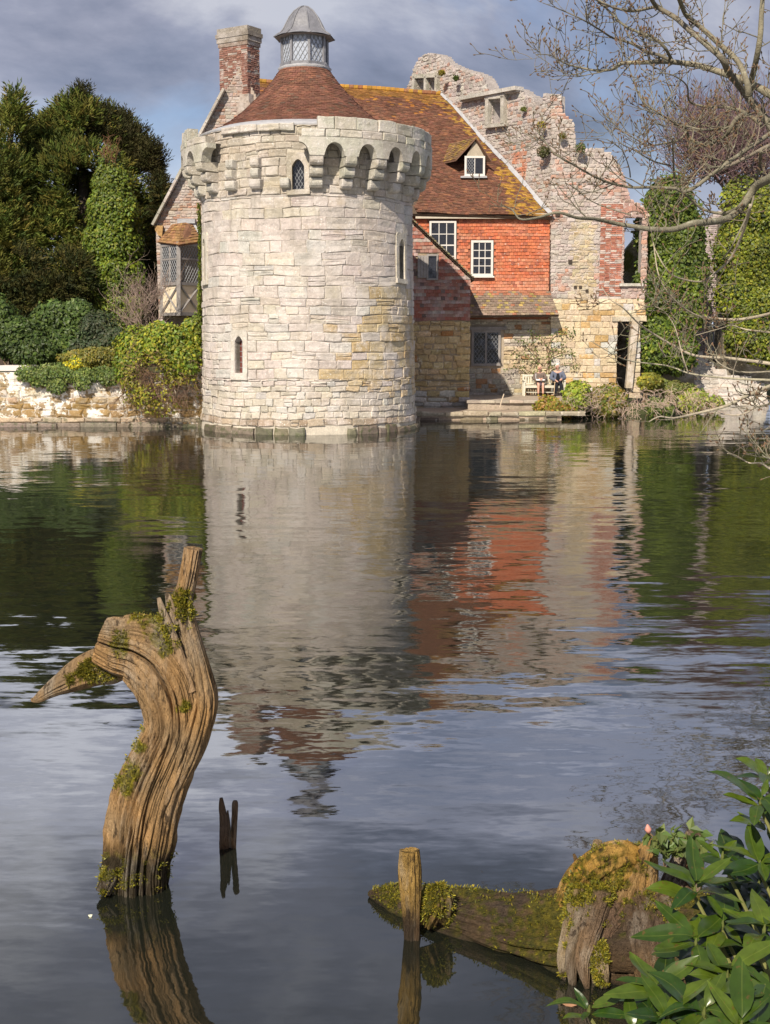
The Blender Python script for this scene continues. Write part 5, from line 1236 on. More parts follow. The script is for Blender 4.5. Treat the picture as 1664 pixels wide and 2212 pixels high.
def seated(label, px, hgt, turn, skirt, colr, hair, handspot, foot_dx, wide=1.0):
    x = W(px, 830, BY).x; p = thing('person', label, 'person', (x, BY - .05, GZ)); sk = (.62, .36, .27)
    hz_ = GZ + .50; sh = hz_ + .47 * hgt; y0 = BY + .30; s = wide
    nb = Vector((x, y0 + .03, sh + .06)); hd_ = Vector((x + turn * .02, y0 - .02, sh + .23))
    V = [Vector((x, y0, hz_)), Vector((x, y0 + .05, hz_ + .22)), Vector((x, y0 + .05, sh - .06)), nb, hd_ + Vector((turn * .02, -.015, -.07)), hd_, hd_ + Vector((0, .015, .075))]
    Rd = [(.15 * s, .13), (.13 * s, .11), (.15 * s, .10), .055, (.062, .07), (.078, .09), (.05, .055)]; E = [(0, 1), (1, 2), (2, 3), (3, 4), (4, 5), (5, 6)]
    nose = len(V); V.append(hd_ + Vector((turn * .075, -.105, -.025))); Rd.append(.014); E.append((5, nose))
    for sg in (-1, 1): e = len(V); V.append(hd_ + Vector((sg * .088, .0, -.015))); Rd.append(.018); E.append((5, e))
    arm, leg = [], []
    for sg in (-1, 1):
        i = len(V); hs = Vector(handspot[0 if sg < 0 else 1]) + Vector((x, 0, 0)); el = Vector((x + sg * .27 * s, y0 - .06, sh - .28)); V += [Vector((x + sg * .17 * s, y0 + .04, sh - .02)), el, hs]; Rd += [.058, .045, .03]; E += [(2, i), (i, i + 1), (i + 1, i + 2)]; arm.append(i)
        fingers(V, E, Rd, i + 2, (-.35 * sg, -.8, -.25), (0, -.35, -1))
    for sg in (-1, 1):
        i = len(V); fx_ = foot_dx[0 if sg < 0 else 1]; kn = Vector((x + sg * .085 + fx_ * .3, BY - .10, GZ + .50)); an = Vector((x + sg * .08 + fx_, BY - .12, GZ + .09))
        V += [Vector((x + sg * .09, y0 - .02, hz_)), kn, kn.lerp(an, .4) + Vector((0, .02, 0)), an]; Rd += [.09, .062, .055, .036]; E += [(0, i), (i, i + 1), (i + 1, i + 2), (i + 2, i + 3)]; leg.append(i)
    skinned('body', V, E, Rd, M['skin'], sk, p)
    def sub(name, idx, edges, grow, c, root=0): skinned(name, [V[i] for i in idx], edges, [tuple(np.array(Rd[i]) * np.ones(2) + grow) for i in idx], M['cloth'], c, p, 2, root)
    # jacket or sweater: torso and sleeves
    idx = [0, 1, 2, arm[0], arm[0] + 1, arm[0] + 2, arm[1], arm[1] + 1, arm[1] + 2]
    sub('sweater' if skirt else 'jacket', idx, [(0, 1), (1, 2), (2, 3), (3, 4), (4, 5), (2, 6), (6, 7), (7, 8)], .03 if skirt else .04, colr[0], 1)
    skinned('collar', [nb + Vector((0, .0, -.06)), nb + Vector((0, -.01, .02))], [(0, 1)], [.085, .062], M['cloth'], colr[1], p)
    li = [0, leg[0], leg[0] + 1, leg[1], leg[1] + 1]
    if skirt:
        k0, k1 = V[leg[0] + 1], V[leg[1] + 1]; mid = (k0 + k1) / 2
        skinned('skirt', [V[0], V[0].lerp(mid, .5), mid + Vector((0, .03, -.02)), mid + Vector((0, .0, -.10))], [(0, 1), (1, 2), (2, 3)], [(.19, .12), (.19, .10), (.18, .09), (.17, .06)], M['cloth'], colr[2], p)
    else:
        sub('trousers', [0, leg[0], leg[0] + 1, leg[0] + 2, leg[0] + 3, leg[1], leg[1] + 1, leg[1] + 2, leg[1] + 3], [(0, 1), (1, 2), (2, 3), (3, 4), (0, 5), (5, 6), (6, 7), (7, 8)], .022, colr[2])
        skinned('pullover', [V[0] + Vector((0, -.10, .06)), V[1] + Vector((0, -.11, .05)), V[2] + Vector((0, -.07, .0))], [(0, 1), (1, 2)], [(.10, .09), (.09, .08), (.07, .06)], M['cloth'], (.02, .02, .025), p)
    for sg, l in zip((-1, 1), leg):
        an = V[l + 3]; skinned('shoe', [an + Vector((0, .04, -.05)), an + Vector((0, -.05, -.055)), an + Vector((0, -.14, -.06))], [(0, 1), (1, 2)], [.038, .042, .032], M['cloth'], colr[3], p)
    # hair: cap on the back and top of the head
    skinned('hair', [hd_ + Vector((0, .045, -.09 if skirt else -.04)), hd_ + Vector((0, .045, .0)), hd_ + Vector((0, .02, .075)), hd_ + Vector((0, -.045, .105)), hd_ + Vector((-.075, .02, -.02)), hd_ + Vector((.075, .02, -.02)), hd_ + Vector((-.08, .0, -.09 if skirt else -.03)), hd_ + Vector((.08, .0, -.09 if skirt else -.03))],
            [(0, 1), (1, 2), (2, 3), (1, 4), (1, 5), (4, 6), (5, 7)], [.06, .075, .078, .045, .045, .045, .03, .03], M['cloth'], hair, p, root=1)
    for sg in (-1, 1): m_ = MB(); q = hd_ + Vector((sg * .033 + turn * .045, -.092, .005)); m_.lathe([(.001, q.z - .011), (.011, q.z - .005), (.011, q.z + .005), (.001, q.z + .011)], (q.x, q.y), 8, c=(.03, .025, .02)); m_.build('eye', M['skin'], p)
    q = hd_ + Vector((turn * .05, -.085, -.068)); MB().box((q.x - .026, q.y - .006, q.z - .006), (q.x + .026, q.y + .01, q.z + .006), (.42, .13, .11)).build('mouth', M['skin'], p)
    return p, V, x
pw, Vw, xw = seated('seated person with fair hair in brown sweater, dark skirt and white bag on lap', 1168, .98, -.3, True, [(.17, .13, .11), (.12, .09, .08), (.10, .07, .085), (.42, .30, .05)], (.62, .48, .30), [(-.04, BY + .03, GZ + .73), (.06, BY + .02, GZ + .73)], (-.02, .02))
pm, Vm, xm_ = seated('seated person with white hair in grey blue jacket and dark trousers', 1207, 1.08, -.9, False, [(.13, .145, .20), (.16, .17, .22), (.022, .024, .032), (.03, .025, .02)], (.78, .76, .74), [(-.13, BY - .06, GZ + .66), (.10, BY - .10, GZ + .72)], (-.07, .04), 1.12)
hbg = thing('handbag', 'flat white bag lying across the lap of the fair haired person', 'bag', (xw, BY, GZ + .6))
m = MB(); V = []; n = 16
for z, k in ((.635, .85), (.65, 1), (.685, 1.0), (.70, .85)):
    for j in range(n): q = 2 * math.pi * j / n; V.append((xw + .20 * k * math.cos(q), BY + .02 + .09 * k * math.sin(q), GZ + z))
m.add(V, [(i * n + j, i * n + (j + 1) % n, (i + 1) * n + (j + 1) % n, (i + 1) * n + j) for i in range(3) for j in range(n)] + [tuple(range(n))[::-1], tuple(range(3 * n, 4 * n))], (.8, .8, .82)); m.build('pouch', M['cloth'], hbg, smooth=True)
MB().tube(catmull([(xw - .18, BY, GZ + .68), (xw - .2, BY - .02, GZ + .78), (xw - .19, BY + .08, GZ + .92)], 4), .012, 6, (.75, .75, .76)).build('strap', M['cloth'], hbg)
ws = thing('walking_stick', 'pale walking stick propped in front of the white haired person', 'stick', tuple(W(1198, 846, BY - .35)))
MB().tube([W(1197, 852, BY - .35), W(1199, 826, BY - .2)], [.016, .018], 7, (.5, .38, .25)).build('shaft', M['twig'], ws); a = W(1199, 826, BY - .2)
MB().tube([a + Vector((-.05, 0, .0)), a + Vector((0, 0, .015)), a + Vector((.05, 0, .005))], .018, 7, (.35, .25, .16)).build('handle', M['twig'], ws)
st = thing('leaning_stake', 'thin pale stake leaning on the lower terrace left of the bench', 'stake', tuple(W(1082, 877, 48.0)))
MB().tube([W(1080, 880, 48), W(1084, 866, 48.0), W(1089, 851, 48.1)], [.025, .024, .02], 7, (.55, .45, .34)).build('stake', M['twig'], st)
# ================================================================ dead wood in the near water
def groove(k, q, th, s, seed, width=.085):
    n = mnoise.noise((k * math.cos(th) + seed, k * math.sin(th) - seed, s * q)); return math.exp(-(n / width) ** 2)
def sweep(name, parent, pts, hw, hd, colf, nseg=120, nring=140, amp=.16, k=3.2, q=.55, seed=0, cap0=True, cap1=True, twist=0, rough=.03, mat='wood', mossy=True):
    """a grooved limb swept along a path; hw is the half width seen from the front, hd the half depth"""
    c = np.array(catmull([tuple(p) + (a, b) for p, a, b in zip(pts, hw, hd)], max(2, nring // (len(pts) - 1))))
    P, A, B = c[:, :3], c[:, 3], c[:, 4]; n = len(P); T = unit(np.gradient(P, axis=0)); D = np.array([0., 1., 0.])
    acc = np.concatenate([[0], np.cumsum(np.linalg.norm(np.diff(P, axis=0), axis=1))]); V = np.empty((n, nseg, 3)); C_ = np.empty((n, nseg, 3))
    for i in range(n):
        S = np.cross(T[i], D); S /= np.linalg.norm(S) + 1e-9; D2 = np.cross(S, T[i])
        th = 2 * math.pi * np.arange(nseg) / nseg; ct, st_, z1 = np.cos(th), np.sin(th), np.ones(nseg)
        def gr(kk, qq, sd, wd): return np.exp(-(vnoise(np.stack([kk * ct + sd, kk * st_ - sd, z1 * acc[i] * qq], 1)) * .6 / wd) ** 2)
        g1 = gr(k, q, seed, .075); g2 = gr(k * 2.6, q * 2, seed + 5, .09)
        lumpy = .6 * vnoise(np.stack([1.1 * ct + seed, 1.1 * st_, z1 * (acc[i] * 1.4 + seed)], 1)); fine = .6 * vnoise(np.stack([9 * ct, 9 * st_ + seed, z1 * acc[i] * 9], 1))
        av = 1 + .75 * vnoise(np.stack([2.2 * ct + seed * 3, 2.2 * st_, z1 * acc[i] * 2.6], 1))
        f = 1 + .17 * lumpy - amp * g1 * av - amp * .45 * g2 * (2 - av) + rough * fine
        V[i] = P[i] + (S[None] * (A[i] * ct)[:, None] - D2[None] * (B[i] * st_)[:, None]) * f[:, None]
        for j in range(nseg): C_[i, j] = colf(V[i, j], th[j], acc[i] / acc[-1])
    V = V.reshape(-1, 3); C_ = C_.reshape(-1, 3)
    Q = [(i * nseg + j, i * nseg + (j + 1) % nseg, (i + 1) * nseg + (j + 1) % nseg, (i + 1) * nseg + j) for i in range(n - 1) for j in range(nseg)]
    Q = np.array(Q)[:, ::-1]; loops = list(Q.ravel()); st = list(range(0, 4 * len(Q), 4)); tot = [4] * len(Q); ex_v, ex_c = [], []
    for on, i0, sg in ((cap0, 0, -1), (cap1, n - 1, 1)):
        if not on: continue
        base = i0 * nseg; prev = list(range(base, base + nseg))
        for kk in (.66, .33, .0):
            cur = []
            for j in range(nseg if kk > 0 else 1):
                p = P[i0] + (V[base + j] - P[i0]) * kk + T[i0] * sg * (.12 * A[i0] * mnoise.noise((j * .9 if kk > 0 else 0, kk * 7, seed)) - .05 * A[i0] * (1 - kk))
                cur.append(len(V) + len(ex_v)); ex_v.append(p); ex_c.append(colf(p, 0, acc[i0] / acc[-1]))
            for j in range(nseg):
                a, b = prev[j], prev[(j + 1) % nseg]
                f_ = [a, b, cur[(j + 1) % nseg], cur[j]] if kk > 0 else [a, b, cur[0]]
                if sg < 0: f_ = f_[::-1]
                st.append(len(loops)); tot.append(len(f_)); loops += f_
            prev = cur
    if ex_v: V = np.vstack([V, np.array(ex_v)]); C_ = np.vstack([C_, np.array(ex_c)])
    me = fast_mesh(name, V - np.array(origin(parent)), loops, st, tot, np.clip(C_, .004, 1), True); ob_ = link(name, me, M[mat], parent)
    # cushions of moss standing on the mossy places
    green = np.where((C_[:, 1] > C_[:, 0] * .76) & (C_[:, 1] > .04) & (V[:, 2] > .03))[0]; green = green[green < n * nseg]
    if len(green) > 20 and mossy:
        kq = NR.choice(green, min(3200, len(green) * 2)); pp_ = V[kq] + NR.normal(size=(len(kq), 3)) * .006; nn_ = unit(V[kq] - P[kq // nseg])
        leaf_cloud('moss', pp_, unit(nn_ + .8 * rnd_dirs(len(kq)) + np.array([0, 0, .25])), rnd_dirs(len(kq)), NR.uniform(.008, .022, len(kq)), .22, tints(len(kq), [(.24, .21, .02), (.16, .155, .02), (.30, .25, .025), (.10, .10, .015)], .3), M['leaf'], ob_, 'stuff')
    return ob_
SY = 7.0
def sp_(cx, cy, Y=SY): return W(36.9 + cx * .3666, 1142.9 + cy * .3666, Y)
SK = .3666 * SY / F * 1.0
stump = thing('dead_stump', 'tall grooved dead tree stump shaped like a long necked bird, patched with moss', 'stump', tuple(sp_(700, 2080)))
moss_at = [(sp_(870, 600), .06), (sp_(900, 660), .05), (sp_(630, 650), .05), (sp_(985, 400), .05), (sp_(1000, 490), .04), (sp_(820, 500), .05), (sp_(720, 490), .05), (sp_(690, 1390), .055), (sp_(640, 1470), .05), (sp_(730, 1250), .035), (sp_(740, 1160), .02), (sp_(610, 2040), .05), (sp_(1010, 1010), .035), (sp_(540, 2020), .05)]
def wood_c(base, moss=moss_at, wet=True):
    def f(p, th, s):
        v = Vector(p); n1 = mnoise.noise(v * 5); n2 = mnoise.noise(v * 19)
        c = mixc(base, (base[0] * 1.15, base[1] * 1.0, base[2] * .78), max(0, min(1, .5 + n1)))
        for q, r in moss:
            d = math.hypot(v.x - q.x, v.z - q.z)
            n4 = mnoise.noise(v * 41)
            km = sstep(1.5, .75, d / r + .8 * n2 + .6 * n4) * (v.y < q.y + .03)
            c = mixc(c, mixc((.23, .19, .016), (.11, .105, .016), max(0, min(1, .5 + 1.2 * n4))), km)
        if wet:
            k = max(0, min(1, (.33 + .06 * n1 - v.z) / .14)); c = mixc(c, mixc((.045, .034, .02), (.09, .085, .018), sstep(.0, .5, n2)), k)
        return c
    return f
WC = wood_c((.37, .25, .135))
bodyA = [(690, 2230, 215), (695, 2080, 212), (700, 1960, 207), (722, 1800, 216), (755, 1620, 217), (800, 1480, 208), (868, 1330, 200), (930, 1180, 193), (935, 1050, 205), (900, 905, 226), (815, 770, 228), (705, 698, 212), (600, 682, 182), (525, 662, 156), (488, 650, 138)]
sweep('trunk', stump, [sp_(a, b) for a, b, w in bodyA], [w * SK for a, b, w in bodyA], [w * SK * .85 for a, b, w in bodyA], WC, 280, 340, .29, 5.2, .7, 1.3, rough=.10)
bodyB = [(930, 1500, 70), (985, 1330, 108), (1040, 1160, 122), (1075, 1000, 118), (1062, 860, 96), (1025, 680, 78), (985, 500, 66), (985, 400, 62), (1005, 320, 58), (1028, 200, 57), (1042, 112, 58)]
sweep('snag', stump, [sp_(a, b, SY - .03) for a, b, w in bodyB], [w * SK for a, b, w in bodyB], [w * SK * 1.0 for a, b, w in bodyB], WC, 120, 240, .27, 2.2, .5, 7.7, rough=.05)
bodyC = [(1010, 960, 50), (960, 780, 42), (905, 610, 34), (858, 480, 24), (835, 405, 12)]
sweep('splinter', stump, [sp_(a, b, SY - .10) for a, b, w in bodyC], [w * SK for a, b, w in bodyC], [w * SK * .8 for a, b, w in bodyC], wood_c((.40, .28, .17)), 40, 100, .15, 1.6, .6, 3.1)
bodyC = [(930, 560, 40), (905, 440, 30), (880, 378, 10)]
sweep('splinter', stump, [sp_(a, b, SY - .06) for a, b, w in bodyC], [w * SK for a, b, w in bodyC], [w * SK * .8 for a, b, w in bodyC], wood_c((.36, .25, .15)), 36, 60, .15, 1.6, .6, 4.1)
bodyD = [(660, 790, 90), (570, 798, 122), (480, 812, 118), (390, 846, 104), (300, 893, 80), (200, 948, 50), (120, 1000, 27), (82, 1008, 8)]
mossD = [(sp_(540, 800), .075), (sp_(470, 800), .065), (sp_(400, 850), .05), (sp_(310, 890), .03), (sp_(430, 760), .05)]
sweep('beak_limb', stump, [sp_(a, b, SY + .08) for a, b, w in bodyD], [w * SK for a, b, w in bodyD], [w * SK * .8 for a, b, w in bodyD], wood_c((.33, .235, .14), mossD), 90, 150, .2, 2.0, .6, 9.2, rough=.06)
for (a, b, w, h, s_) in ((545, 2085, 55, 70, 1),):
    sweep('root', stump, [sp_(a + 60, b - 120, SY - .05), sp_(a + 10, b - 40, SY - .12), sp_(a - 40, b + 60, SY - .16)], [w * SK * .7, w * SK, w * SK * .9], [w * SK * .8] * 3, wood_c((.10, .08, .05)), 44, 50, .14, 2, .8, s_, rough=.1)
# two small stakes
def stake(label, pts, rs, base, c=(.13, .09, .065)):
    t_ = thing('wooden_stake', label, 'stake', tuple(base), 'small stakes in the near water'); sweep('shaft', t_, pts, rs, rs, wood_c(c, [], False), 28, 60, .16, 1.5, 3, base[0], rough=.06); return t_
k = 1 / F
def wst(px, py, Y): return W(px, py, Y)
YS = 7.55
stake('thicker split stake standing in the water right of the dead stump', [wst(484, 1850, YS), wst(485, 1822, YS), wst(485, 1780, YS), wst(480, 1745, YS), wst(478, 1724, YS)], [12 * YS * k, 12 * YS * k, 11 * YS * k, 8 * YS * k, 4 * YS * k], wst(484, 1822, YS))
stake('thinner stake standing in the water beside the split stake', [wst(504, 1850, YS), wst(505, 1815, YS), wst(507, 1770, YS), wst(508, 1738, YS), wst(508, 1730, YS)], [6.5 * YS * k, 7 * YS * k, 7.5 * YS * k, 7.5 * YS * k, 5 * YS * k], wst(505, 1815, YS), (.16, .105, .065))
sweep('splinter', bpy.data.objects['wooden_stake'], [wst(494, 1830, YS), wst(494, 1790, YS), wst(492, 1752, YS)], [5 * YS * k, 5 * YS * k, 2 * YS * k], [5 * YS * k] * 3, wood_c((.12, .085, .06), [], False), 14, 24, .1, 1.2, 3, 8)
# fallen log with its root end
log = thing('fallen_log', 'half sunken mossy log with gnarled root end at the lower right', 'log', (.6, 6.3, 0))
def lg(px, py, Y): return W(px, py, Y)
lmoss = [(Vector((x, 6.3, z)), r) for x, z, r in ((.35, .16, .09), (.55, .14, .12), (.75, .18, .12), (.95, .22, .10), (.25, .2, .06), (.8, .05, .1), (.6, .02, .1))]
def log_c(base, mossy=.0):
    def f(p, th, s):
        v = Vector(p); n1 = mnoise.noise(v * 4.5); n2 = mnoise.noise(v * 17); n3 = mnoise.noise(v * 2.2 + Vector((3, 1, 7)))
        c = mixc(base, (base[0] * 1.3, base[1] * 1.15, base[2] * .8), max(0, min(1, .5 + n1)))
        n4 = mnoise.noise(v * 43)
        c = mixc(c, mixc((.15, .125, .012), (.055, .058, .010), max(0, min(1, .5 + 1.3 * n4))), .9 * sstep(.05, .5, n3 + .6 * n2 + .5 * n4 + mossy))
        k_ = max(0, min(1, (.05 + .03 * n1 - v.z) / .07)); return mixc(c, (.035, .028, .018), k_)
    return f
pts = [Vector((-.09, 6.86, .02)), Vector((.02, 6.80, .02)), Vector((.16, 6.72, .0)), Vector((.42, 6.58, -.01)), Vector((.72, 6.42, .0)), Vector((1.0, 6.28, .04)), Vector((1.35, 6.15, .08)), Vector((1.75, 6.05, .08))]
sweep('trunk', log, pts, [.015, .07, .12, .175, .20, .23, .26, .25], [.02, .09, .16, .23, .29, .33, .36, .3], log_c((.085, .060, .042), .18), 150, 220, .16, 2.2, .7, 5.5, rough=.09, mat='logwood')
GOLD, GREY = (.42, .26, .075), (.17, .125, .09)
def rootp(name, P3, hws, base, seed, my=-.1, Y0=6.2, dep=.9, amp=.27, kk=2.6):
    sweep(name, log, [lg(a, b, Y0 + dy) for a, b, dy in P3], [w * Y0 / F for w in hws], [w * Y0 / F * dep for w in hws], log_c(base, my), 90, 100, amp, kk, .9, seed, rough=.09)
rootp('root', [(1205, 2010, .1), (1250, 1935, .05), (1300, 1885, 0), (1350, 1862, 0), (1382, 1868, .05)], [34, 56, 58, 48, 24], GOLD, 1.1)
rootp('root', [(1330, 2040, 0), (1355, 1960, -.05), (1385, 1880, -.02), (1410, 1812, 0)], [62, 58, 42, 10], (.30, .20, .10), 2.2, -.2)
rootp('root', [(1450, 2030, .1), (1470, 1930, .1), (1490, 1860, .1), (1505, 1800, .1)], [60, 52, 40, 22], (.15, .09, .055), 3.3, -.1)
rootp('root', [(1286, 1870, .1), (1290, 1838, .1), (1293, 1816, .1)], [14, 13, 10], (.34, .23, .11), 4.4, -.3)
rootp('root', [(1250, 1880, .12), (1246, 1862, .12), (1240, 1845, .12)], [8, 6, 3], (.16, .11, .07), 4.9, -.3)
rroot = random.Random(8)
for i, (x_, yb, w_) in enumerate(((1222, 2120, 17), (1243, 2150, 20), (1268, 2135, 24), (1292, 2160, 18), (1318, 2140, 25), (1346, 2165, 20), (1372, 2150, 24), (1400, 2170, 22))):
    xt = 1300 + (x_ - 1300) * .9 + rroot.uniform(-8, 8); o_ = rroot.uniform(-.05, .05)
    rootp('root', [(xt + 30, 1945 + rroot.uniform(-30, 20), -.08), (xt + rroot.uniform(-6, 6), 2015, -.24 + o_), (x_ + rroot.uniform(-8, 8), 2075, -.31 + o_), (x_ + rroot.uniform(-6, 6), yb, -.33 + o_)], [w_ * 1.25, w_ * 1.0, w_ * .72, w_ * .25], jit((.20, .145, .095), .25, rroot), 5.5 + i, -.15, amp=.3)
rootp('root', [(1400, 1960, -.1), (1420, 2060, -.3), (1430, 2160, -.3)], [60, 70, 60], (.12, .085, .06), 7.7, -.1)
rootp('root', [(1290, 2040, -.3), (1300, 2090, -.38), (1305, 2130, -.36)], [14, 16, 12], (.30, .25, .20), 8.8, -.4)
rootp('knot', [(930, 1975, -.0), (945, 1945, -.05), (938, 1912, -.02)], [46, 36, 16], (.16, .11, .05), 9.9, .25, 6.45)
po = thing('wooden_post', 'short square cut post standing upright in front of the mossy log', 'post', (lg(888, 2020, 6.35)))
PYp = 6.35; pw_ = PYp / F
sweep('shaft', po, [lg(893, 2090, PYp), lg(892, 2015, PYp), lg(890, 1950, PYp), lg(887, 1880, PYp), lg(886, 1836, PYp)], [19 * pw_, 20 * pw_, 23 * pw_, 27 * pw_, 23 * pw_], [17 * pw_] * 5, lambda p, th, s: mixc((.05, .036, .024), (.38, .24, .075), sstep(.05, .30, p[2] + .05 * mnoise.noise(Vector(p) * 9))), 60, 110, .24, 1.9, 1.6, 4.2, rough=.09)
# ================================================================ bare tree over the water
tree = thing('bare_oak_tree', 'leafless lichened tree reaching over the water from the right edge', 'tree', (7.6, 19.0, .9))
TY = 18.0; rt2 = random.Random(77)
def c7(x, y): return (1142.8 + x * .3133, y * .3133)
def c8(x, y): return (1142.8 + x * .3133, 442.4 + y * .3133)
limbs = [
 (c7, [(1760, 1000), (1664, 860), (1530, 690), (1450, 590), (1380, 500), (1330, 400), (1220, 300), (1100, 200), (1010, 120), (890, 50), (850, 0), (800, -80)], 58, 26, 0),
 (c7, [(1515, 660), (1505, 570), (1440, 420), (1300, 290), (1190, 190), (1090, 110), (1040, 0), (1000, -90)], 42, 26, -.3),
 (c7, [(1520, 690), (1535, 560), (1565, 430), (1595, 260), (1605, 100), (1615, -60)], 46, 32, .3),
 (c7, [(1800, 740), (1664, 650), (1500, 560), (1330, 500), (1170, 450), (980, 425), (870, 425), (800, 430), (650, 435), (580, 475), (480, 485), (380, 470), (260, 440), (150, 380), (50, 375)], 60, 4, .6),
 (c7, [(985, 412), (940, 330), (860, 260), (730, 210), (640, 160), (560, 80), (470, 0)], 24, 12, .5),
 (c7, [(990, 420), (900, 380), (800, 350), (700, 295), (580, 260), (500, 210), (400, 150), (300, 100), (180, 50), (100, 20)], 26, 4, .7),
 (c7, [(870, 45), (720, 75), (620, 60), (560, 40), (490, 5), (440, -40)], 22, 10, .2),
 (c7, [(420, 480), (300, 515), (200, 480), (130, 430), (50, 375)], 7, 3, .6),
 (c7, [(1500, 780), (1430, 820), (1370, 920), (1330, 950), (1220, 1000), (1110, 950), (1080, 880), (1000, 840), (900, 780), (780, 690), (720, 540), (690, 470)], 34, 5, -.4),
 (c7, [(1600, 860), (1500, 780), (1370, 740), (1230, 735), (1110, 700), (1090, 590), (1000, 520), (900, 500)], 28, 5, -.2),
 (c7, [(1370, 870), (1280, 890), (1180, 890), (1090, 870), (980, 850), (850, 780)], 20, 6, -.5),
 (c7, [(1090, 900), (1040, 960), (920, 990), (820, 1000), (740, 960), (640, 900), (560, 830)], 16, 4, -.4),
 (c7, [(980, 1140), (860, 1110), (720, 1030), (640, 990), (560, 900), (500, 850)], 12, 4, -.6),
 (c7, [(700, 1220), (690, 1150), (640, 1030), (540, 960)], 10, 4, -.6),
 (c7, [(1780, 830), (1664, 920), (1500, 1030), (1330, 1150), (1110, 1310), (1010, 1300), (840, 1290), (700, 1290), (560, 1260), (440, 1210), (300, 1130), (180, 1060), (110, 980), (30, 950), (-60, 900)], 34, 5, -.7),
 (c7, [(1780, 960), (1664, 1000), (1450, 1110), (1300, 1180), (1120, 1305)], 30, 18, -.6),
 (c7, [(1600, 1040), (1590, 1150), (1560, 1290), (1540, 1400), (1490, 1520), (1430, 1640), (1390, 1720), (1330, 1790)], 20, 8, -.9),
 (c7, [(1800, 1160), (1664, 1230), (1560, 1290), (1480, 1410), (1380, 1500), (1250, 1530), (1130, 1540), (1000, 1580), (850, 1580), (720, 1560), (600, 1540), (460, 1510), (330, 1500), (200, 1465), (60, 1500), (-60, 1510), (-120, 1440), (-200, 1420)], 66, 6, -1.0),
 (c7, [(1010, 1300), (1000, 1180), (995, 1050), (990, 950)], 18, 8, -.7),
 (c7, [(1150, 1380), (1040, 1460), (960, 1420), (830, 1360)], 16, 6, -.8),
 (c7, [(1480, 1410), (1350, 1470), (1200, 1440), (1090, 1350), (1010, 1300)], 26, 10, -.9),
 (c7, [(700, 1480), (600, 1450), (440, 1390), (330, 1310), (280, 1270)], 10, 4, -.9),
 (c8, [(1780, 700), (1664, 750), (1450, 790), (1250, 780), (1130, 750), (1000, 650), (900, 500), (860, 260)], 26, 6, -1.0),
 (c8, [(1780, 1120), (1664, 1095), (1400, 1060), (1150, 1040), (1000, 970), (860, 890), (760, 820), (650, 710), (560, 650), (500, 560)], 26, 5, -1.2),
 (c8, [(1780, 1230), (1664, 1210), (1450, 1200), (1260, 1185), (1100, 1160), (960, 1110), (720, 1080), (600, 1040), (430, 940)], 20, 5, -1.3),
 (c8, [(1800, 1190), (1664, 1250), (1500, 1320), (1350, 1390), (1150, 1440), (1000, 1470), (900, 1460), (830, 1495)], 30, 7, -1.5),
 (c8, [(1780, 1360), (1664, 1375), (1580, 1390), (1450, 1450), (1260, 1430)], 16, 6, -1.5),
 (c8, [(1780, 1860), (1664, 1820), (1600, 1780), (1520, 1780), (1430, 1730), (1370, 1715)], 15, 6, -2.0),
 (c8, [(1740, 1780), (1664, 1750), (1630, 1740), (1612, 1725)], 14, 7, -2.0),
 (c8, [(1780, 1130), (1664, 1150), (1450, 1150), (1300, 1080), (1200, 920)], 18, 5, -1.1),
 (c8, [(1780, 900), (1664, 880), (1500, 860), (1400, 830), (1330, 850), (1150, 900)], 16, 5, -1.0),
 (c8, [(1530, 0), (1480, 180), (1390, 370), (1260, 490), (1170, 530), (1000, 490), (920, 400), (860, 280)], 22, 5, -1.0),
 (c8, [(1100, 1160), (1060, 1040), (1010, 850), (940, 740), (870, 700)], 10, 4, -1.2),
 (c8, [(1260, 490), (1210, 600), (1220, 720)], 10, 5, -1.0)]
BK = (.20, .175, .125); LB = MB(); TW = MB(); buds = MB()
pxm = TY / F
hub = W(1830, 330, 18.4)
def twig(p, d, l, r, lev):
    pts = [p]; q = p.copy(); dd = d.copy(); st = 5
    for i in range(st):
        dd = (dd + Vector((rt2.uniform(-1, 1), rt2.uniform(-1, 1) * .6, rt2.uniform(-1, 1))) * .24 + Vector((0, 0, .07))).normalized(); q = q + dd * (l / st); pts.append(q.copy())
    TW.tube(pts, list(np.linspace(r, max(r * .5, .0035), st + 1)), 5 if r > .008 else 4, jit(BK, .25, rt2), cap=False)
    e = pts[-1]; buds.tube([e - dd * .01, e + dd * .016, e + dd * .034], [.006, .0105, .002], 5, jit((.16, .10, .06), .2, rt2), cap=False)
    if lev > 0:
        for j in range(1, st + 1):
            if rt2.random() < (.62 if lev > 1 else .5):
                s = Vector((rt2.uniform(-1, 1), rt2.uniform(-.7, .7), rt2.uniform(-.5, 1))).normalized(); twig(pts[j], (dd * .75 + s * .9).normalized(), l * rt2.uniform(.35, .62), max(r * .62, .0045), lev - 1)
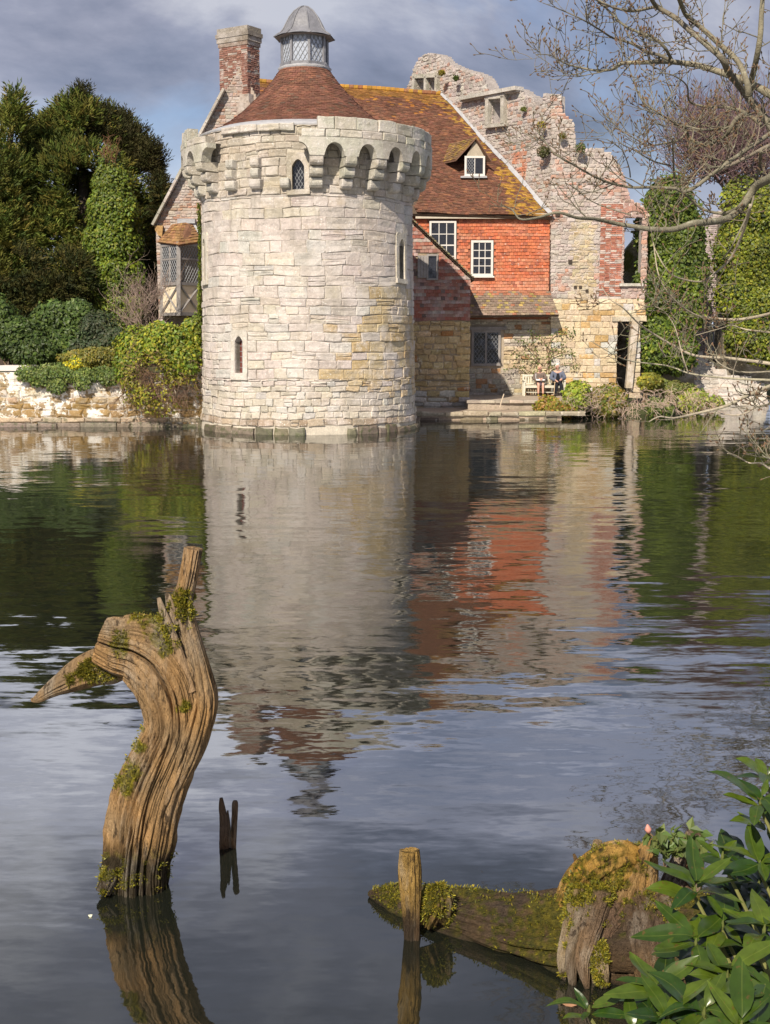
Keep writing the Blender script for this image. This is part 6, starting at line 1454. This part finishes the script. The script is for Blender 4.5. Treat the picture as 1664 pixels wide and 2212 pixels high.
for conv, pl, w0, w1, dy in limbs:
    n = len(pl); P3 = [W(*conv(*p), TY + dy + .5 * math.sin(i * .9 + dy * 7)) for i, p in enumerate(pl)]
    c = catmull(P3, 5); m_ = len(c); rad = [max(.0055, (w0 + (w1 - w0) * (i / (m_ - 1)) ** .8) * .3133 * pxm * .5 * (1 + .10 * mnoise.noise((i * .7, w0, dy)))) for i in range(m_)]
    LBo = MB(); LBo.tube(c, rad, 10 if w0 > 20 else 7, jit((.40, .35, .26) if conv is c8 else BK if w0 < 60 else (.25, .22, .16), .12, rt2)); LBo.build('limb', M['bark'], tree, smooth=True)
    for i in range(2, m_):
        t = i / m_; x, y, _ = proj(c[i])
        if x > 1690 or y < -30: continue
        big = rad[i] > .035
        if rt2.random() < (.26 if big else .46) * (1 if conv is c7 and y < 420 else .5):
            tg = Vector(c[i]) - Vector(c[i - 1]); tg.normalize(); s = Vector((rt2.uniform(-1, 1), rt2.uniform(-.8, .8), rt2.uniform(-.7, 1.1))).normalized()
            twig(Vector(c[i]), (tg * .7 + s).normalized(), rt2.uniform(.22, .62), min(rad[i] * .5, .010), 2 if rt2.random() < .6 else 1)
TW.build('twigs', M['bark'], tree); buds.build('buds', M['twig'], tree)
trunk_pts = [Vector((7.6, 19.0, .5)), Vector((7.35, 18.8, 2.4)), Vector((7.0, 18.5, 4.2)), W(1790, 480, 18.2), W(1770, 320, 18.1)]
c = catmull(trunk_pts, 6); MB().tube(c, list(np.linspace(.42, .20, len(c))), 14, (.19, .165, .12)).build('trunk', M['bark'], tree, smooth=True)
for (px, py) in ((1780, 240), (1800, 370), (1790, 300), (1800, 640), (1800, 690), (1790, 780), (1800, 830), (1790, 870), (1780, 1010)):
    q = W(px, py, TY - .6); s_ = c[min(range(len(c)), key=lambda i: abs(c[i][2] - min(q.z + .5, 7)))]
    MB().tube(catmull([Vector(s_), Vector(s_).lerp(q, .5) + Vector((0, 0, .1)), q, W(px - 120, py + (0 if py > 400 else 20), TY - .6)], 3), [.10, .10, .09, .085, .08, .075, .07, .06, .05, .03], 8, BK).build('limb', M['bark'], tree, smooth=True)
# ================================================================ near rhododendron
rho = thing('rhododendron_bush', 'glossy green large leaved bush filling the lower right corner', 'shrub', (2.4, 3.4, .6))
rl = random.Random(99)
def leaf_mesh(i, L=1.0, w=.17, bend=.18):
    V, f, n = [], [], 7
    for k in range(n + 1):
        t = k / n; ww = w * (math.sin(math.pi * min(1, t ** .85)) ** .8) + .004; z = -bend * t * t + .05 * math.sin(t * 5 + i * 1.3)
        for s in (-1, -.5, 0, .5, 1): V.append((L * t, s * ww + .05 * math.sin(i * 2.1) * t * t, z + abs(s) * ww * (.15 + .35 * ((i * 37) % 5) / 4) + .014 * math.sin(t * 9 + i + s * 2)))
    for k in range(n):
        for s in range(4): a = k * 5 + s; f.append((a, a + 5, a + 6, a + 1))
    me = bpy.data.meshes.new('leaf'); me.from_pydata(V, [], f); me.polygons.foreach_set('use_smooth', [True] * len(f)); return me
def leaf_mat(name, c0, c1, rough=.32):
    m = bpy.data.materials.new(name); m.use_nodes = True; t = m.node_tree; N = t.nodes; L = t.links.new; b = N['Principled BSDF']; out = N['Material Output']
    oi = N.new('ShaderNodeObjectInfo'); tcd = N.new('ShaderNodeTexCoord'); sp = N.new('ShaderNodeSeparateXYZ'); L(tcd.outputs['Object'], sp.inputs[0])
    mx_ = N.new('ShaderNodeMix'); mx_.data_type = 'RGBA'; L(oi.outputs['Random'], mx_.inputs[0]); mx_.inputs[6].default_value = (*c0, 1); mx_.inputs[7].default_value = (*c1, 1)
    ab = N.new('ShaderNodeMath'); ab.operation = 'ABSOLUTE'; L(sp.outputs[1], ab.inputs[0]); rib = N.new('ShaderNodeMapRange'); rib.inputs[1].default_value = .003; rib.inputs[2].default_value = .010; rib.inputs[3].default_value = .35; rib.inputs[4].default_value = 0; L(ab.outputs[0], rib.inputs[0])
    wv = N.new('ShaderNodeTexNoise'); wv.inputs['Scale'].default_value = 6; L(tcd.outputs['Object'], wv.inputs['Vector']); mv = N.new('ShaderNodeMapRange'); mv.inputs[3].default_value = .6; mv.inputs[4].default_value = 1.4; L(wv.outputs[0], mv.inputs[0])
    sc_ = N.new('ShaderNodeVectorMath'); sc_.operation = 'SCALE'; L(mx_.outputs[2], sc_.inputs[0]); L(mv.outputs[0], sc_.inputs['Scale'])
    sp2 = N.new('ShaderNodeTexNoise'); sp2.inputs['Scale'].default_value = 9; sp2.inputs['Detail'].default_value = 4; ad = N.new('ShaderNodeVectorMath'); ad.operation = 'ADD'; L(tcd.outputs['Object'], ad.inputs[0]); L(oi.outputs['Location'], ad.inputs[1]); L(ad.outputs[0], sp2.inputs['Vector'])
    spr = N.new('ShaderNodeMapRange'); spr.inputs[1].default_value = .64; spr.inputs[2].default_value = .70; spr.inputs[4].default_value = .8; L(sp2.outputs[0], spr.inputs[0]); ms_ = N.new('ShaderNodeMix'); ms_.data_type = 'RGBA'; L(spr.outputs[0], ms_.inputs[0]); L(sc_.outputs[0], ms_.inputs[6]); ms_.inputs[7].default_value = (.11, .07, .02, 1)
    m2 = N.new('ShaderNodeMix'); m2.data_type = 'RGBA'; L(rib.outputs[0], m2.inputs[0]); L(ms_.outputs[2], m2.inputs[6]); m2.inputs[7].default_value = (.18, .22, .04, 1)
    L(m2.outputs[2], b.inputs['Base Color']); b.inputs['Roughness'].default_value = rough; b.inputs['Specular IOR Level'].default_value = .5
    tr = N.new('ShaderNodeBsdfTranslucent'); L(m2.outputs[2], tr.inputs[0]); ms = N.new('ShaderNodeMixShader'); ms.inputs[0].default_value = .2; L(b.outputs[0], ms.inputs[1]); L(tr.outputs[0], ms.inputs[2]); L(ms.outputs[0], out.inputs[0]); return m
LM = leaf_mat('rhododendron_leaf', (.022, .054, .007), (.085, .125, .012), .30); SHADE_LM = leaf_mat('rhododendron_shaded_leaf', (.011, .028, .006), (.026, .050, .010), .3)  # the second, darker copy paints shade onto leaves at the back
lms = [leaf_mesh(i, 1, .155 + .022 * (i % 4), .04 + .07 * i) for i in range(7)]
lm_shade = [me.copy() for me in lms]
for me in lms: me.materials.append(LM)
for me in lm_shade: me.materials.append(SHADE_LM)
ro = origin(rho); nleaf = 0; stems = MB()
def whorl(px, py, Y, n, L, tilt, axis=(0, -.25, 1), old=False):  # old: the whorl takes the leaf copy with shade in its colour
    global nleaf
    c = W(px, py, Y); ax = Vector(axis).normalized(); a0 = rl.uniform(0, 6.28)
    ref = ax.orthogonal().normalized(); r2 = ax.cross(ref)
    for i in range(n):
        a = a0 + i * 2.4 + rl.uniform(-.25, .25); up = tilt + rl.uniform(-.28, .28)
        d = ((ref * math.cos(a) + r2 * math.sin(a)) * math.cos(up) + ax * math.sin(up)).normalized()
        zax = (ax - d * ax.dot(d)).normalized(); zax = (zax + d.cross(zax) * rl.uniform(-.35, .35)).normalized(); yax = zax.cross(d)
        from mathutils import Matrix
        s = L * (rl.uniform(.72, 1.15) if rl.random() < .8 else rl.uniform(.4, .7)); mt = Matrix((d * s, yax * s, zax * s)).transposed().to_4x4(); mt.translation = c + ax * (.012 * i * .5) + d * .012 - ro
        o = bpy.data.objects.new('leaf', rl.choice(lm_shade if old else lms)); col.objects.link(o); o.parent = rho; o.matrix_local = mt; nleaf += 1
    base = Vector((ro.x + (c.x - ro.x) * .55, ro.y + rl.uniform(0, .4), max(.3, c.z - .7)))
    cc = catmull([base, base.lerp(c, .6) + Vector((0, 0, -.12)), c], 4); stems.tube(cc, list(np.linspace(.012, .006, len(cc))), 6, (.16, .16, .05)); stems.tube([c, c + ax * .02, c + ax * .045], [.005, .007, .002], 6, (.13, .15, .04))
front = [(1478, 1935, 4.3, 8, .20, .55), (1400, 2150, 3.9, 8, .17, .35), (1250, 2195, 3.9, 6, .13, .5), (1642, 1745, 4.6, 8, .19, .35), (1655, 1690, 4.8, 7, .16, .7), (1560, 2010, 4.2, 8, .19, .25), (1650, 2020, 4.1, 8, .2, .3), (1480, 2050, 4.1, 8, .18, .2), (1420, 2215, 3.7, 7, .17, .5), (1570, 2120, 3.9, 8, .2, .35), (1650, 2150, 3.8, 8, .2, .3), (1520, 2200, 3.7, 8, .18, .4), (1640, 1880, 4.5, 8, .18, .3), (1600, 2230, 3.6, 7, .19, .45), (1345, 2240, 3.8, 6, .15, .6), (1560, 1860, 4.6, 6, .13, .45), (1660, 1800, 4.7, 7, .16, .4)]
for f_ in front: whorl(f_[0] + (22 if f_[0] < 1500 else 0), f_[1], f_[2], f_[3], f_[4], f_[5])
for i in range(22):
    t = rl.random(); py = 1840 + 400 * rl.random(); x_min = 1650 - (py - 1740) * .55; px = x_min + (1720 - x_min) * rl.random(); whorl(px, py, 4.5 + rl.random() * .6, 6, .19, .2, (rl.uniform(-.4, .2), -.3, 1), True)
stems.build('stems', M['twig'], rho)
sml = thing('sapling', 'small leafy sprig with a pink bud behind the gnarled roots', 'sprig', tuple(W(1440, 1830, 5.9)))
broad('foliage', [LP(1425, 1812, 5.9, 26, 16), LP(1465, 1820, 5.9, 24, 22), LP(1500, 1815, 5.9, 18, 18)], 150, .06, [(.08, .12, .03), (.12, .15, .04)], sml, lo=.2, wd=.3)
MB().tube([W(1438, 1880, 5.95), W(1432, 1830, 5.92), W(1402, 1798, 5.9)], [.008, .006, .004], 6, (.25, .17, .1)).build('stem', M['twig'], sml)
a = W(1402, 1800, 5.9); MB().tube([a, a + Vector((-.004, 0, .02)), a + Vector((-.008, 0, .045))], [.008, .018, .003], 8, (.62, .28, .22)).build('bud', M['skin'], sml, smooth=True)
# little floating leaves
rf = random.Random(55)
for i, (px, py) in enumerate(((195, 1978), (1230, 2168), (1298, 2166), (1395, 2170))):
    lb = ('tiny pale fleck floating left of the dead stump', 'small brown leaf floating near the lower centre', 'curled brown leaf floating beside the lower roots', 'brown leaf floating under the rhododendron')[i]
    p = WZ(px, py, .006); t_ = MB(); n = 10; w_, h_ = (.012, .01) if i == 0 else (.045, .018); ang = rf.uniform(0, 3); V = [(p.x, p.y, .012)]
    for j in range(n): q = 2 * math.pi * j / n; x_, y_ = w_ * math.cos(q), h_ * math.sin(q); V.append((p.x + x_ * math.cos(ang) - y_ * math.sin(ang), p.y + x_ * math.sin(ang) + y_ * math.cos(ang), .005 + .006 * math.cos(2 * q)))
    t_.add(V, [(0, j + 1, (j + 1) % n + 1) for j in range(n)], (.30, .16, .09) if i else (.6, .6, .45)); tag(t_.build('floating_leaf', M['twig']), lb, 'leaf')
